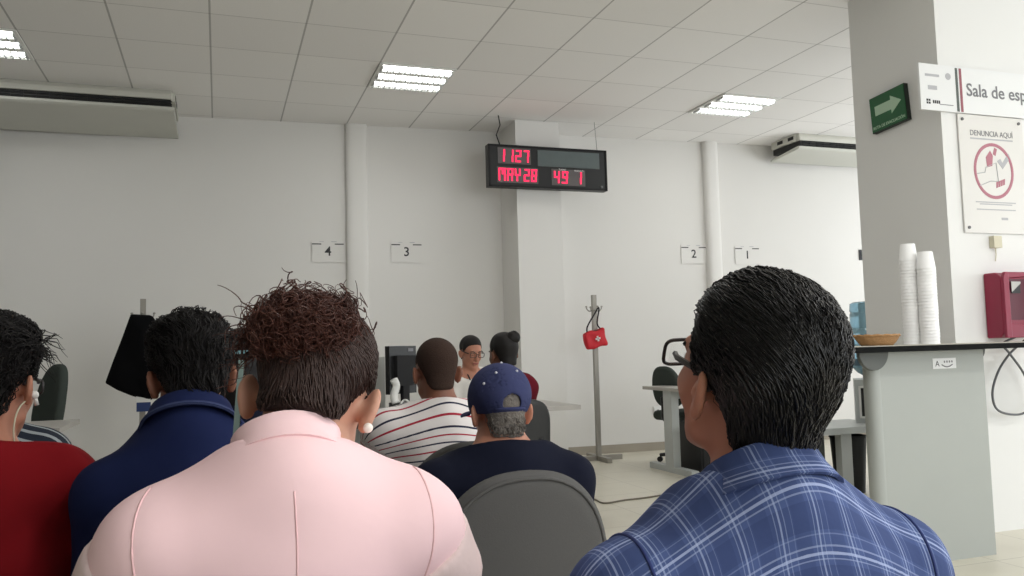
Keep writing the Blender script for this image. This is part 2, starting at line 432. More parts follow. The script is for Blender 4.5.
def sdf_mesh(fn, lo, hi, res):
    lo = np.array(lo, float); hi = np.array(hi, float)
    K = 4
    n = (np.ceil((hi - lo) / res / K).astype(int) + 1) * K
    cn = n // K + 1
    ax = [lo[i] + (np.arange(cn[i]) * K) * res for i in range(3)]
    g = np.stack(np.meshgrid(*ax, indexing='ij'), -1).reshape(-1, 3)
    cv = fn(g).reshape(cn)
    full = np.repeat(np.repeat(np.repeat(cv, K, 0), K, 1), K, 2)
    off = K // 2                                     # centre the coarse samples in their blocks
    full = full[off:off + n[0], off:off + n[1], off:off + n[2]]
    mask = np.abs(full) < res * K * 1.9
    idx = np.argwhere(mask)
    vals = full.copy()
    pts = lo + idx * res
    out = np.empty(len(pts))
    for i in range(0, len(pts), 400000): out[i:i + 400000] = fn(pts[i:i + 400000])
    vals[mask] = out
    inside = vals < 0
    c = np.zeros(np.array(inside.shape) - 1, int)
    for dx in (0, 1):
        for dy in (0, 1):
            for dz in (0, 1):
                c += inside[dx:dx + c.shape[0], dy:dy + c.shape[1], dz:dz + c.shape[2]]
    act = (c > 0) & (c < 8)
    ci = np.argwhere(act)
    vid = np.full(c.shape, -1, int); vid[tuple(ci.T)] = np.arange(len(ci))
    acc = np.zeros((len(ci), 3)); cnt = np.zeros(len(ci))
    cor = [(0, 0, 0), (1, 0, 0), (0, 1, 0), (1, 1, 0), (0, 0, 1), (1, 0, 1), (0, 1, 1), (1, 1, 1)]
    for i in range(8):
        for j in range(i + 1, 8):
            a, b = np.array(cor[i]), np.array(cor[j])
            if np.abs(a - b).sum() != 1: continue
            va = vals[tuple((ci + a).T)]; vb = vals[tuple((ci + b).T)]
            m_ = (va < 0) != (vb < 0)
            t = np.where(m_, va / np.where(m_, va - vb, 1), 0)
            acc += m_[:, None] * (a + t[:, None] * (b - a)); cnt += m_
    verts = lo + (ci + acc / cnt[:, None]) * res
    quads = []
    for axis in range(3):
        u, v = [(1, 2), (2, 0), (0, 1)][axis]
        e = np.zeros(3, int); e[axis] = 1
        A = inside[:-1, :, :] if axis == 0 else inside[:, :-1, :] if axis == 1 else inside[:, :, :-1]
        B = inside[1:, :, :] if axis == 0 else inside[:, 1:, :] if axis == 1 else inside[:, :, 1:]
        ed = np.argwhere(A != B)
        ok = (ed[:, u] > 0) & (ed[:, v] > 0) & (ed[:, u] < inside.shape[u] - 1) & (ed[:, v] < inside.shape[v] - 1)
        ed = ed[ok]
        eu = np.zeros(3, int); eu[u] = 1; ev = np.zeros(3, int); ev[v] = 1
        q = np.stack([vid[tuple((ed - eu - ev).T)], vid[tuple((ed - ev).T)], vid[tuple(ed.T)], vid[tuple((ed - eu).T)]], 1)
        fl = ~A[tuple(ed.T)]
        q[fl] = q[fl][:, ::-1]
        quads.append(q)
    quads = np.concatenate(quads)
    quads = quads[(quads >= 0).all(1)]
    return verts, quads

def np_mesh(name, verts, faces, smooth=True):
    me = bpy.data.meshes.new(name); k = faces.shape[1]
    me.vertices.add(len(verts)); me.vertices.foreach_set('co', np.asarray(verts, np.float32).ravel())
    me.loops.add(len(faces) * k); me.loops.foreach_set('vertex_index', np.asarray(faces, np.int32).ravel())
    me.polygons.add(len(faces)); me.polygons.foreach_set('loop_start', np.arange(len(faces), dtype=np.int32) * k)
    me.polygons.foreach_set('loop_total', np.full(len(faces), k, np.int32))
    me.update(calc_edges=True); me.validate()
    if smooth: me.polygons.foreach_set('use_smooth', np.ones(len(me.polygons), bool))
    return me

def sdf_obj(name, fn, lo, hi, res, m, parent, origin=(0, 0, 0), pat=None):
    v, f = sdf_mesh(fn, lo, hi, res)
    me = np_mesh(name, v - V3(origin), f)
    if pat is not None:
        a = me.attributes.new('pat', 'FLOAT_VECTOR', 'POINT'); a.data.foreach_set('vector', np.asarray(pat(v), np.float32).ravel())
    return new_obj(name, me, m, parent)

def strands_mesh(name, paths, r0, r1, m, parent, origin, n=3):
    """paths: (count, steps, 3) -> thin tapered strands in one mesh."""
    Nn, Sn, _ = paths.shape
    t = np.gradient(paths, axis=1); t /= np.linalg.norm(t, axis=2, keepdims=True) + 1e-9
    up = np.array((0.3, 0.2, 0.93)); s = np.cross(t, up); s /= np.linalg.norm(s, axis=2, keepdims=True) + 1e-9
    w = np.cross(s, t)
    k = np.linspace(0, 1, Sn); rad = (r0 + (r1 - r0) * k ** 2)[None, :, None] * (0.7 + 0.6 * rng.random((Nn, 1, 1)))
    vs_ = np.stack([paths + rad * (s * math.cos(2 * PI * j / n) + w * math.sin(2 * PI * j / n)) for j in range(n)], 2)
    base = (np.arange(Nn) * Sn * n)[:, None, None] + (np.arange(Sn - 1) * n)[None, :, None]
    fs = []
    for j in range(n):
        a = base + j; b = base + (j + 1) % n
        fs.append(np.concatenate([a, b, b + n, a + n], 2).reshape(-1, 4))
    me = np_mesh(name, vs_.reshape(-1, 3) - V3(origin), np.concatenate(fs))
    return new_obj(name, me, m, parent)

# ================================================================== the room
WA, WB = 8.08, -0.055
def wall_y(x): return WA + WB * x
def on_wall(px, py, off=0.0):
    v = _fw + _r * ((px - 512) / FPX) + _u * ((288 - py) / FPX)
    return CAM + v * ((WA - off) / (v.y - WB * v.x))
XL, XR, YR = -3.4, 8.6, -3.5
struct('floor', box(NB(), (XL - .2, YR - .2, -0.15), (XR + .2, 8.5, 0)), 'floor')
struct('ceiling', box(NB(), (XL - .2, YR - .2, CEIL), (XR + .2, 8.5, CEIL + .15)), 'ceiling')
struct('wall_back', prism(NB(), [(XL, wall_y(XL)), (XR, wall_y(XR)), (XR, 8.5), (XL, 8.5)], 'z', 0, CEIL), 'wall')
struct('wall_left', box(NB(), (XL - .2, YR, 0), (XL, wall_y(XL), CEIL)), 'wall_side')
def walled_opening(axis, a0, a1, o, t, lo, hi, z0, z1):
    bm = NB()
    for (s0, s1, b0, b1) in ((a0, a1, 0, z0), (a0, a1, z1, CEIL), (a0, lo, z0, z1), (hi, a1, z0, z1)):
        if axis == 'y': box(bm, (o, s0, b0), (o + t, s1, b1))
        else: box(bm, (s0, o, b0), (s1, o + t, b1))
    return bm
struct('wall_right', walled_opening('y', YR, wall_y(XR), XR, .2, 0.2, 7.0, .7, 2.8), 'wall')
struct('wall_rear', walled_opening('x', XL, XR, YR - .2, .2, 1.3, 7.9, .65, 2.85), 'wall')
def frame_y(lo, hi, z0, z1, x):
    bm = NB(); 
    for k in range(4):
        y = lo + (hi - lo) * k / 3; box(bm, (x, y - .03, z0), (x + .06, y + .03, z1))
    box(bm, (x, lo, z0), (x + .06, hi, z0 + .05)); box(bm, (x, lo, z1 - .05), (x + .06, hi, z1)); return bm
def frame_x(lo, hi, z0, z1, y):
    bm = NB()
    for k in range(4):
        x = lo + (hi - lo) * k / 3; box(bm, (x - .03, y, z0), (x + .03, y + .06, z1))
    box(bm, (lo, y, z0), (hi, y + .06, z0 + .05)); box(bm, (lo, y, z1 - .05), (hi, y + .06, z1)); return bm
struct('window_1', frame_y(.2, 7.0, .7, 2.8, XR + .02), 'window_frame')
struct('window_2', frame_x(1.3, 7.9, .65, 2.85, YR - .1), 'window_frame')
# square column by the middle of the back wall, and the rounded duct covers
COLX0, COLX1, COLY = 2.70, 3.155, 7.45
struct('column', box(NB(), (COLX0, COLY, 0), (COLX1, wall_y(3.0) + .05, CEIL)), 'wall', bevel=.012)
def duct(name, x0, x1):
    w = (x1 - x0) / 2; cx = (x0 + x1) / 2
    pts = [(cx + w, wall_y(cx) + .06)] + [(cx + w * math.copysign(abs(math.cos(a)) ** .7, math.cos(a)), wall_y(cx) - .01 - .055 * abs(math.sin(a)) ** .7) for a in np.linspace(0, PI, 13)] + [(cx - w, wall_y(cx) + .06)]
    return struct(name, prism(NB(), pts, 'z', 0, CEIL), 'wall', smooth=0.6)
pa, pb = on_wall(345.5, 200), on_wall(367.5, 200); duct('trim_1', pa.x, pb.x)
pc, pd = on_wall(703.5, 200), on_wall(718, 200); duct('trim_2', pc.x, pd.x)
# baseboard: two runs, broken by the column
def base_run(x0, x1):
    return prism(NB(), [(x0, wall_y(x0) - .014), (x1, wall_y(x1) - .014), (x1, wall_y(x1) + .01), (x0, wall_y(x0) + .01)], 'z', 0, .085)
struct('baseboard_back', base_run(XL, COLX0), 'base')
struct('baseboard_far', base_run(COLX1, XR), 'base')
struct('baseboard_column', box(NB(), (COLX0 - .012, COLY - .012, 0), (COLX1 + .012, COLY + .3, .085)), 'base')
# big pillar in the right foreground
PX, PY, PY1 = 3.893, 3.60, 4.278
struct('pillar', box(NB(), (PX, PY, 0), (PX + 1.6, PY1, CEIL)), 'wall_white', bevel=.015)

# ------------------------------------------------------------------ ceiling lights (one grid cell each)
def cell(k, v): return (0.61 * (k + .5 - U0), 0.61 * (V0 - v - .5))
def ceiling_light(k, v, label, power=5):
    cx, cy = cell(k, v)
    t = thing('ceiling_light', label, 'ceiling light', (cx, cy, CEIL), 0, 'louvred ceiling lights')
    bm = NB(); w = .585
    for s in (-1, 1):
        box(bm, (s * w / 2 - .012, -w / 2, -.012), (s * w / 2 + .012, w / 2, .0))
        box(bm, (-w / 2, s * w / 2 - .012, -.012), (w / 2, s * w / 2 + .012, .0))
    for y in (-.098, .098): box(bm, (-w / 2, y - .034, -.010), (w / 2, y + .034, -.001))
    obj('frame', bm, 'fit_white', t)
    for y in (-.19, 0, .19):
        bm = NB(); lathe(bm, [(.013, -.27), (.013, .27)], (0, y, -.004), 10, axis=Matrix.Rotation(PI / 2, 3, 'Y'))
        box(bm, (-.275, y - .052, -.006), (.275, y + .052, -.003))
        obj('tube', bm, 'tube', t)
        bm = NB()
        for i in range(13):
            x = -.275 + .55 * i / 12; box(bm, (x - .005, y - .055, -.028), (x + .005, y + .055, -.004))
        obj('louvre', bm, 'louvre', t)
    l = bpy.data.lights.new('fixture_glow', 'AREA'); l.shape = 'SQUARE'; l.size = .5; l.energy = power; l.color = (1, .99, .97)
    o = bpy.data.objects.new('fixture_glow', l); C.objects.link(o); o.parent = t; o.location = (0, 0, -.04)
    return t
ceiling_light(4, 0, 'square louvred ceiling light above and left of the red number display')
ceiling_light(9, 0, 'square ceiling light near the right wall air conditioner')
ceiling_light(-1, 0, 'square ceiling light cut by the left photo edge above the air conditioner')
# unseen fixtures added to brighten sitters, pillar and ceiling, stronger than the visible ones
ceiling_light(4, 10, 'added unseen ceiling light over the rows of seats, in front of the camera rows', 20)
ceiling_light(4, 5, 'added unseen ceiling light above the front rows of seats', 9)
ceiling_light(9, 10, 'added unseen ceiling light over the seats on the counter side', 20)
ceiling_light(4, 15, 'added unseen ceiling light at the rear of the waiting room', 20)
ceiling_light(9, 15, 'added unseen ceiling light at the rear on the counter side', 20)

# ------------------------------------------------------------------ air conditioners under the ceiling at the back wall
def air_con(x0, x1, yf, label, cut_left):
    t = thing('air_conditioner', label, 'air conditioner', ((x0 + x1) / 2, yf, CEIL), 0, 'ceiling air conditioners')
    hw = (x1 - x0) / 2
    dep = min(wall_y(x0), wall_y(x1)) - yf - .012
    obj('body', prism(NB(), [(0.02, 0), (0.0, -.035), (0.0, -.078), (.04, -.082), (dep, -.082), (dep, 0)], 'x', -hw + .02, hw - .02), 'ac_body', t, bevel=.006)
    obj('air_slot', box(NB(), (-hw + .03, .012, -.145), (hw - .03, dep - .02, -.08)), 'ac_dark', t)
    obj('tray', prism(NB(), [(-.004, -.142), (-.004, -.165), (.03, -.178), (dep, -.215), (dep, -.19), (.03, -.142)], 'x', -hw, hw), 'ac_tray', t, bevel=.006)
    bm = NB()
    for z in (-.098, -.120): box(bm, (-hw + .02, .0, z - .003), (hw - .02, .016, z + .003))
    obj('louvre', bm, 'black_plastic', t)
    bm = NB()
    n = int((x1 - x0) / .09)
    for i in range(n):
        x = -hw + .06 + i * .09; box(bm, (x, .004, -.140), (x + .004, .02, -.084))
    obj('fin', bm, 'chair_metal', t)
    for s in (-1, 1): 
        bm = NB(); box(bm, (s * (hw - .012) - .014, .05, -.082), (s * (hw - .012) + .014, dep - .12, -.006)); 
        e = obj('end_plate', bm, 'ac_body', t, bevel=.005)
        for yy in (.12, .3):
            obj('vent', boxc(NB(), (s * (hw + .003), yy, -.04), (.004, .09, .035)), 'ac_dark', e)
    return t
air_con(-2.05, -.345, 7.30, 'long ceiling air conditioner over the left part of the back wall', True)
air_con(5.78, 7.35, 7.18, 'ceiling air conditioner half hidden by the white pillar', False)

# ------------------------------------------------------------------ hanging number display
BY = 7.30
b0, b1, b2, b3 = at(488, 144, Y=BY), at(606, 150.5, Y=BY), at(606, 190, Y=BY), at(488.5, 187, Y=BY)
bx0, bx1, bz1, bz0 = b0.x, b1.x, (b0.z + b1.z) / 2, (b2.z + b3.z) / 2
disp = thing('number_display', 'black hanging number display with red digits reading 1127 and MAY 28', 'display', ((bx0 + bx1) / 2, BY, bz0))
bw, bh = (bx1 - bx0), bz1 - bz0
obj('housing', box(NB(), (-bw / 2, 0, 0), (bw / 2, .09, bh)), 'black_plastic', disp, bevel=.008)
bm = NB()
for s in (-1, 1): box(bm, (s * (bw / 2 - .008) - .008, -.008, 0), (s * (bw / 2 - .008) + .008, .0, bh))
for z in (0.008, bh - .008): box(bm, (-bw / 2, -.008, z - .008), (bw / 2, 0, z + .008))
obj('bezel', bm, 'black_matte', disp)
def bpt(px, py):            # photo position -> place on the face of the display
    p = at(px, py, Y=BY - .004); return p.x - (bx0 + bx1) / 2, p.z - bz0
def pane(name, q, m):
    (x0, z0), (x1, z1) = bpt(q[0], q[3]), bpt(q[2], q[1])
    return obj(name, box(NB(), (x0, -.004, min(z0, z1)), (x1, .002, max(z0, z1))), m, disp), x0, x1, min(z0, z1), max(z0, z1)
SEG = {'0': 'abcdef', '1': 'bc', '2': 'abged', '7': 'abc', '4': 'fgbc', '9': 'abcdfg', '8': 'abcdefg', 'A': 'abcefg', 'R': 'abcefg'}
def seg_digit(bm, ch, x, z, w, h, t):
    y0, y1 = -.009, -.004; s = .10 * h
    def b(xa, xb, za, zb): box(bm, (x + xa + s * za / h, y0, z + za), (x + xb + s * za / h, y1, z + zb))
    if ch in SEG:
        for g in SEG[ch]:
            {'a': lambda: b(0, w, h - t, h), 'd': lambda: b(0, w, 0, t), 'g': lambda: b(0, w, h / 2 - t / 2, h / 2 + t / 2),
             'f': lambda: b(0, t, h / 2, h), 'e': lambda: b(0, t, 0, h / 2), 'b': lambda: b(w - t, w, h / 2, h), 'c': lambda: b(w - t, w, 0, h / 2)}[g]()
    elif ch == 'M':
        b(0, t, 0, h); b(w - t, w, 0, h); b(0, w, h - t, h); b(w / 2 - t / 2, w / 2 + t / 2, h / 2, h)
    elif ch == 'Y':
        b(0, t, h / 2, h); b(w - t, w, h / 2, h); b(0, w, h / 2 - t / 2, h / 2 + t / 2); b(w / 2 - t / 2, w / 2 + t / 2, 0, h / 2)
def readout(txt, x0, x1, z0, z1, starts):
    h = z1 - z0
    for ch, a in zip(txt, starts):
        bm = NB(); seg_digit(bm, ch, x0 + (x1 - x0) * a[0], z0, (x1 - x0) * a[1], h, .0145); obj('letter' if ch.isalpha() else 'digit', bm, 'led_red', disp)
_, x0, x1, z0, z1 = pane('clock_pane', (498, 149, 530.5, 163), 'led_pane'); readout('1127', x0, x1, z0 + .018, z1 - .018, ((.10, .10), (.38, .08), (.52, .17), (.76, .17)))
_, x0, x1, z0, z1 = pane('date_pane', (497.5, 168.5, 538, 182), 'led_pane'); readout('MAY28', x0, x1, z0 + .016, z1 - .012, ((.03, .165), (.23, .14), (.41, .14), (.64, .13), (.82, .13)))
_, x0, x1, z0, z1 = pane('turn_pane', (552, 170.5, 585, 185), 'led_pane'); readout('491', x0, x1, z0 + .02, z1 - .02, ((.05, .17), (.29, .17), (.80, .08)))
pane('message_pane', (538, 153.5, 599, 166), 'lcd_pane')
for s_, q in (('TURNO', (558.5, 170)), ('MODULO', (574, 171.2))):
    x, z = bpt(*q); text_obj('caption', s_, .026, M['sign_white'], disp, Matrix.Translation((x, -.0085, z - .006)) @ FRONT, .0008, xs=.85)
x, z = bpt(602, 188); bm = NB(); lathe(bm, [(.012, -.006), (.012, .004)], (x, -.004, z + .01), 12, axis=Matrix.Rotation(PI / 2, 3, 'X')); obj('sensor', bm, 'screw', disp)
for (px, py, px2, py2, m_) in ((499, 117, 500, 144, 'strap'), (590.5, 128, 597, 150, 'screw')):
    a = at(px2, py2, Y=BY + .045); zc = CEIL
    pts = [(a.x - (bx0 + bx1) / 2, .045, bh), (a.x - (bx0 + bx1) / 2 - .035, .045, bh + .10), (a.x - (bx0 + bx1) / 2 + .005, .045, bh + .20), (a.x - (bx0 + bx1) / 2 - .01, .045, zc - bz0)]
    if m_ == 'screw': pts = [pts[0], (pts[0][0] - .02, .045, zc - bz0)]
    obj('hanging_wire', tube(NB(), pts, .006 if m_ == 'strap' else .0025, 6), m_, disp)

# ------------------------------------------------------------------ numbered station plates on the back wall
ang = math.atan(WB)
for num, px, py, q in (('4', 328, 252, 'left of the left duct, above the curly haired woman'), ('3', 406.5, 252.5, 'just right of the left duct'),
                       ('2', 693.5, 254.5, 'just left of the right duct'), ('1', 747, 255.5, 'right of the right duct, above the black haired man')):
    c = on_wall(px, py)
    t = thing('station_plate', 'white wall plate with number %s %s' % (num, q), 'sign', (c.x, c.y - .002, c.z), ang, 'numbered station plates')
    obj('plate', box(box(NB(), (-.05, -.0045, -.05), (.05, -.001, .05)), (-.15, -.006, -.10), (.15, -.004, .105)), 'wall', t)
    text_obj('numeral', num, .125, M['ink'], t, Matrix.Translation((0, -.0064, -.035)) @ FRONT, .0008, 'CENTER', bold=.0015)
    bm = NB()
    for s in (-1, 1): boxc(bm, (s * .105, -.0064, .075), (.085, .0012, .010))
    obj('dark_dash', bm, 'ink', t)  # two dark dashes near the top of the plate
    bm = NB()
    boxc(bm, (.055, -.0064, .098), (.05, .0012, .006)); boxc(bm, (-.06, -.0064, .098), (.04, .0012, .004))
    obj('pale_dash', bm, 'ink_pale', t)  # two thinner, paler dashes above them

# ------------------------------------------------------------------ signs on the big pillar
# evacuation sign, on the left face of the pillar
ec = (at(870, 99, X=PX) + at(904, 86, X=PX) + at(877, 133, X=PX) + at(911, 122, X=PX)) / 4
t = thing('evacuation_sign', 'green evacuation sign with pale arrow on the grey pillar side', 'sign', (PX - .001, ec.y - .015, ec.z), 0)
t.rotation_euler = (math.radians(-4), 0, 0)
obj('panel', box(NB(), (-.030, -.142, -.112), (0, .142, .112)), 'dark_green', t, bevel=.004)
obj('face', box(NB(), (-.033, -.138, -.108), (-.0295, .138, .108)), 'green', t)
ar = [(.10, -.030), (-.03, -.030), (-.03, -.056), (-.112, 0.002), (-.03, .056), (-.03, .030), (.10, .030)]
obj('arrow', prism(NB(), [(a, b + .018) for a, b in ar], 'x', -.0345, -.032), 'pale_green', t)
SIDE = Matrix(((0, 0, -1, 0), (-1, 0, 0, 0), (0, 1, 0, 0), (0, 0, 0, 1)))      # lettering on a face turned to -X
text_obj('lettering', 'RUTA DE EVACUACIÓN', .026, M['pale_green'], t, Matrix.Translation((-.0335, 0, -.094)) @ SIDE, .0005, 'CENTER', bold=.0004, xs=.92)

def pp(px, py, y):
    p = at(px, py, Y=y); return p.x, p.z
# waiting room sign
SY = PY - .022
x0, zt = pp(918.5, 62.5, SY); _, zb = pp(922, 109, SY)
w_, h_ = 1.32, zt - zb
t = thing('waiting_room_sign', 'long white sign reading Sala de espera on the pillar', 'sign', (x0, SY, zb))
obj('panel', box(NB(), (0, 0, 0), (w_, .016, h_)), 'sign_white', t, bevel=.002)
obj('mounting_bar', box(NB(), (.25, .015, h_ * .3), (w_ - .2, .021, h_ * .7)), 'screw', t)
def on_sign(px, py):
    x, z = pp(px, py, SY - .001); return x - x0, z - zb
for (px, nm, m_) in ((957, 'dark_stripe', 'stripe_dark'), (960.8, 'red_stripe', 'stripe_red')):
    xa, _ = on_sign(px, 85)
    obj(nm, box(NB(), (xa - .009, -.0012, .004), (xa + .009, .0002, h_ - .008)), m_, t)
xa, za = on_sign(966.5, 95.5)
text_obj('lettering', 'Sala de espera', .106, M['ink_grey'], t, Matrix.Translation((xa, -.001, za)) @ FRONT, .0006, bold=.0012)
bm = NB()
for (a, b, c_, d_) in ((925, 939, 74.2, 1.6),):
    xa, za = on_sign(a, c_); xb, _ = on_sign(b, c_); box(bm, (xa, -.001, za - .008), (xb, .0002, za + .006))
xa, za = on_sign(928, 87); xb, _ = on_sign(937, 87); box(bm, (xa, -.001, za - .012), (xb, .0002, za + .012))
xa, za = on_sign(948, 76.5); lathe(bm, [(.020, 0), (.020, .001)], (xa, 0, za), 16, axis=Matrix.Rotation(PI / 2, 3, 'X'))
obj('faint_emblem', bm, 'ink_pale', t)
bm = NB(); xa, za = on_sign(927.5, 101)
for i in (0, 1):
    for j in (0, 1): boxc(bm, (xa + i * .016, -.0006, za + j * .016 - .008), (.012, .0012, .012))
for i in range(4): boxc(bm, (xa + .045 + i * .014, -.0006, za), (.010, .0012, .018))
obj('small_emblem', bm, 'ink', t)
bm = NB(); boxc(bm, (xa + .14, -.0006, za - .012), (.10, .0012, .004)); obj('small_print', bm, 'ink_grey', t)

# complaints poster under an acrylic sheet
QY = PY - .012
x0, zt = pp(957.5, 113.5, QY); x1, _ = pp(1021.5, 119, QY); _, zb = pp(966, 232.5, QY)
w_, h_ = x1 - x0, zt - zb
t = thing('complaints_poster', 'white poster headed DENUNCIA AQUÍ with a maroon ring on the pillar', 'poster', (x0, QY, zb))
obj('sheet', box(NB(), (0, 0, 0), (w_, .008, h_)), 'acrylic', t, bevel=.0015)
bm = NB()
for sx in (.03, w_ - .03):
    for sz in (.03, h_ - .03): lathe(bm, [(.009, 0), (.009, .006)], (sx, 0, sz), 10, axis=Matrix.Rotation(PI / 2, 3, 'X'))
obj('screw', bm, 'screw', t)
text_obj('heading', 'DENUNCIA AQUÍ', .046, M['ink_grey'], t, Matrix.Translation((w_ * .5, -.001, h_ * .825)) @ FRONT, .0005, 'CENTER', xs=.92)
bm = NB(); boxc(bm, (w_ * .5, -.0005, h_ * .80), (w_ * .66, .001, .008)); 
for zz, ww in ((.262, .62), (.245, .5), (.20, .6)): boxc(bm, (w_ * .5, -.0005, h_ * zz), (w_ * ww, .001, .006))
boxc(bm, (w_ * .62, -.0005, h_ * .125), (.05, .001, .014))
obj('small_print', bm, 'ink_pale', t)
cx, cz, rr = w_ * .50, h_ * .53, w_ * .29
bm = NB(); ring = [(cx + rr * math.cos(a), -.002, cz + rr * 1.08 * math.sin(a)) for a in np.linspace(0, 2 * PI, 49)]
tube(bm, ring, .011, 6, False); bmesh.ops.scale(bm, vec=(1, .15, 1), verts=bm.verts[:]); obj('ring', bm, 'pink_ink', t)
bm = NB()
prism(bm, [(cx - .05, cz + .02), (cx - .01, cz + .03), (cx + .0, cz + .09), (cx - .02, cz + .12), (cx - .055, cz + .08)], 'y', -.0012, 0)
prism(bm, [(cx + .0, cz + .10), (cx + .02, cz + .09), (cx + .035, cz + .13), (cx + .015, cz + .14)], 'y', -.0012, 0)
for i in range(4): prism(bm, [(cx + .01 + i * .018, cz - .10 + i * .006), (cx + .024 + i * .018, cz - .095 + i * .006), (cx + .028 + i * .018, cz - .06 + i * .006), (cx + .012 + i * .018, cz - .065 + i * .006)], 'y', -.0012, 0)
obj('hand_symbol', bm, 'pink_ink', t)
bm = NB(); tube(bm, [(cx - rr * .9, -.001, cz - .02), (cx - .07, -.001, cz - .01), (cx - .06, -.001, cz + .02), (cx + .02, -.001, cz + .05), (cx + .03, -.001, cz - .06), (cx - .03, -.001, cz - .06), (cx - rr * .8, -.001, cz - .09)], .0025, 5); obj('hand_outline', bm, 'ink_pale', t)
bm = NB(); prism(bm, [(cx + .03, cz + .06), (cx + .055, cz + .075), (cx + .07, cz + .05), (cx + .12, cz + .11), (cx + .135, cz + .085), (cx + .07, cz + .015)], 'y', -.0014, 0); obj('check_mark', bm, 'ink_pale', t)

# wall socket box above the payphone and the payphone itself
x_, z_ = pp(996, 242, PY - .02)
t = thing('junction_box', 'small beige junction box on the pillar above the payphone', 'junction box', (x_, PY, z_))
obj('box', box(NB(), (-.030, -.034, -.034), (.030, -.001, .034)), 'beige', t, bevel=.005)
obj('lead', tube(NB(), [(0, -.014, -.032), (.004, -.012, -.07), (-.002, -.010, -.11)], .003, 6), 'beige', t)
PHY = PY - .001
x0, z1 = pp(999.5, 272, PY - .11); _, z0 = pp(1005, 338, PY - .11)
t = thing('payphone', 'maroon payphone on the white pillar above the counter', 'telephone', (x0 + .15, PHY, z0))
ph = z1 - z0
obj('case', prism(NB(), [(0, 0), (-.085, 0), (-.115, .03), (-.115, ph - .03), (-.075, ph), (0, ph)], 'x', -.15, .19), 'maroon', t, bevel=.008)
bm = NB()
prism(bm, [(-.150, .0), (-.110, .0), (-.110, ph), (-.135, ph), (-.150, ph - .03)], 'y', -.132, -.112); prism(bm, [(-.12, .0), (.10, .0), (.10, .05), (-.12, .09)], 'y', -.124, -.112); prism(bm, [(-.12, ph), (.19, ph), (.19, ph - .02), (-.12, ph - .035)], 'y', -.124, -.112)
obj('raised_rim', bm, 'maroon', t, bevel=.004)
obj('inset_panel', box(NB(), (-.105, -.119, .10), (.09, -.112, ph - .04)), 'maroon_dark', t, bevel=.002)
obj('screen', box(NB(), (-.085, -.124, ph - .12), (-.02, -.118, ph - .065)), 'black_plastic', t, bevel=.002)
obj('hook', prism(NB(), [(-.09, ph - .115), (-.02, ph - .065), (-.02, ph - .055), (-.09, ph - .055)], 'y', -.128, -.1235), 'steel', t)
for k, zz in enumerate((ph * .50, ph * .57)): obj('button', box(NB(), (.050, -.126, zz), (.078, -.118, zz + .014)), 'white_plastic', t)
hs = spline([(.14, -.135, ph * .92), (.13, -.165, ph * .80), (.13, -.172, ph * .55), (.13, -.165, ph * .3), (.14, -.135, ph * .18)], 6)
hbm = tube(NB(), hs, .022, 12); lathe(hbm, [(.030, 0), (.034, .012), (.03, .03)], (.14, -.150, ph * .90), 14, axis=Matrix.Rotation(PI / 2, 3, 'X')); lathe(hbm, [(.030, 0), (.034, .012), (.03, .03)], (.14, -.150, ph * .20), 14, axis=Matrix.Rotation(PI / 2, 3, 'X'))
obj('handset', hbm, 'maroon_dark', t, smooth=0.7)
def phl(px, py):
    p = at(px, py, Y=PHY - .07); return (p.x - (x0 + .15), -.07, p.z - z0)
cp = spline([(.13, -.12, ph * .16), phl(1019, 345), phl(1008, 356), phl(998, 372), phl(992.5, 392), phl(996, 408), phl(1008, 414), phl(1024, 413), phl(1034, 400), phl(1024, 374), phl(1010, 354), phl(1003, 344), (-.02, -.07, .004)], 8)
obj('cord', tube(NB(), cp, .0065, 8), 'cord', t, smooth=True)

# ------------------------------------------------------------------ service counter in front of the pillar
CT = 1.060                           # height of the worktop
CYF, CYB = 3.10, 3.46
l0 = at(874, 420, Y=3.24); l1 = at(987.5, 420, Y=3.24)
t = thing('service_counter', 'grey service counter with dark edged top beside the pillar', 'counter', ((l0.x + l1.x) / 2, 3.30, 0))
hw = (l1.x - l0.x) / 2
obj('front_panel', box(NB(), (-hw + .03, -.06, .0), (hw, .02, CT - .034)), 'counter_grey', t, bevel=.004)
bm = NB(); lathe(bm, [(.042, 0), (.042, CT - .034)], (-hw + .04, -.02, 0), 20); obj('rounded_end', bm, 'counter_grey', t, smooth=0.6)
xl = at(846, 349, Y=CYF).x - (l0.x + l1.x) / 2; xr = 1.05
obj('worktop', box(NB(), (xl, CYF - 3.30, CT - .030), (xr, CYB - 3.30, CT - .004)), 'counter_dark', t, bevel=.003)
obj('top_sheet', box(NB(), (xl + .006, CYF - 3.30 + .006, CT - .006), (xr - .006, CYB - 3.30 - .006, CT)), 'counter_top', t)
def half_disc(cx, r): return [(cx + r * math.cos(a), CT - .031 + r * math.sin(a)) for a in np.linspace(PI, 2 * PI, 17)]
obj('bracket', prism(NB(), half_disc(-hw + .0, .088), 'y', -.085, -.062), 'bracket', t, bevel=.003)
obj('bracket', prism(NB(), half_disc(hw - .01, .062), 'y', -.03, -.008), 'bracket', t, bevel=.003)
c_ = at(944.5, 363.3, Y=3.238)
sx = c_.x - (l0.x + l1.x) / 2; sz = c_.z
stk = obj('sticker', box(NB(), (sx - .075, -.0622, sz - .026), (sx + .075, -.060, sz + .026)), 'sign_white', t); stk['label'] = 'small white sticker'
bm = NB(); tube(bm, [(sx - .02 + .07 * i / 8, -.0624, sz - .006 - .012 * math.sin(PI * i / 8)) for i in range(9)], .003, 5)
for i in range(4): boxc(bm, (sx + .0 + i * .016, -.0624, sz + .008), (.008, .001, .010))
obj('emblem', bm, 'ink_grey', stk)
text_obj('letter', 'A', .04, M['ink'], stk, Matrix.Translation((sx - .06, -.0625, sz - .014)) @ FRONT, .0003)

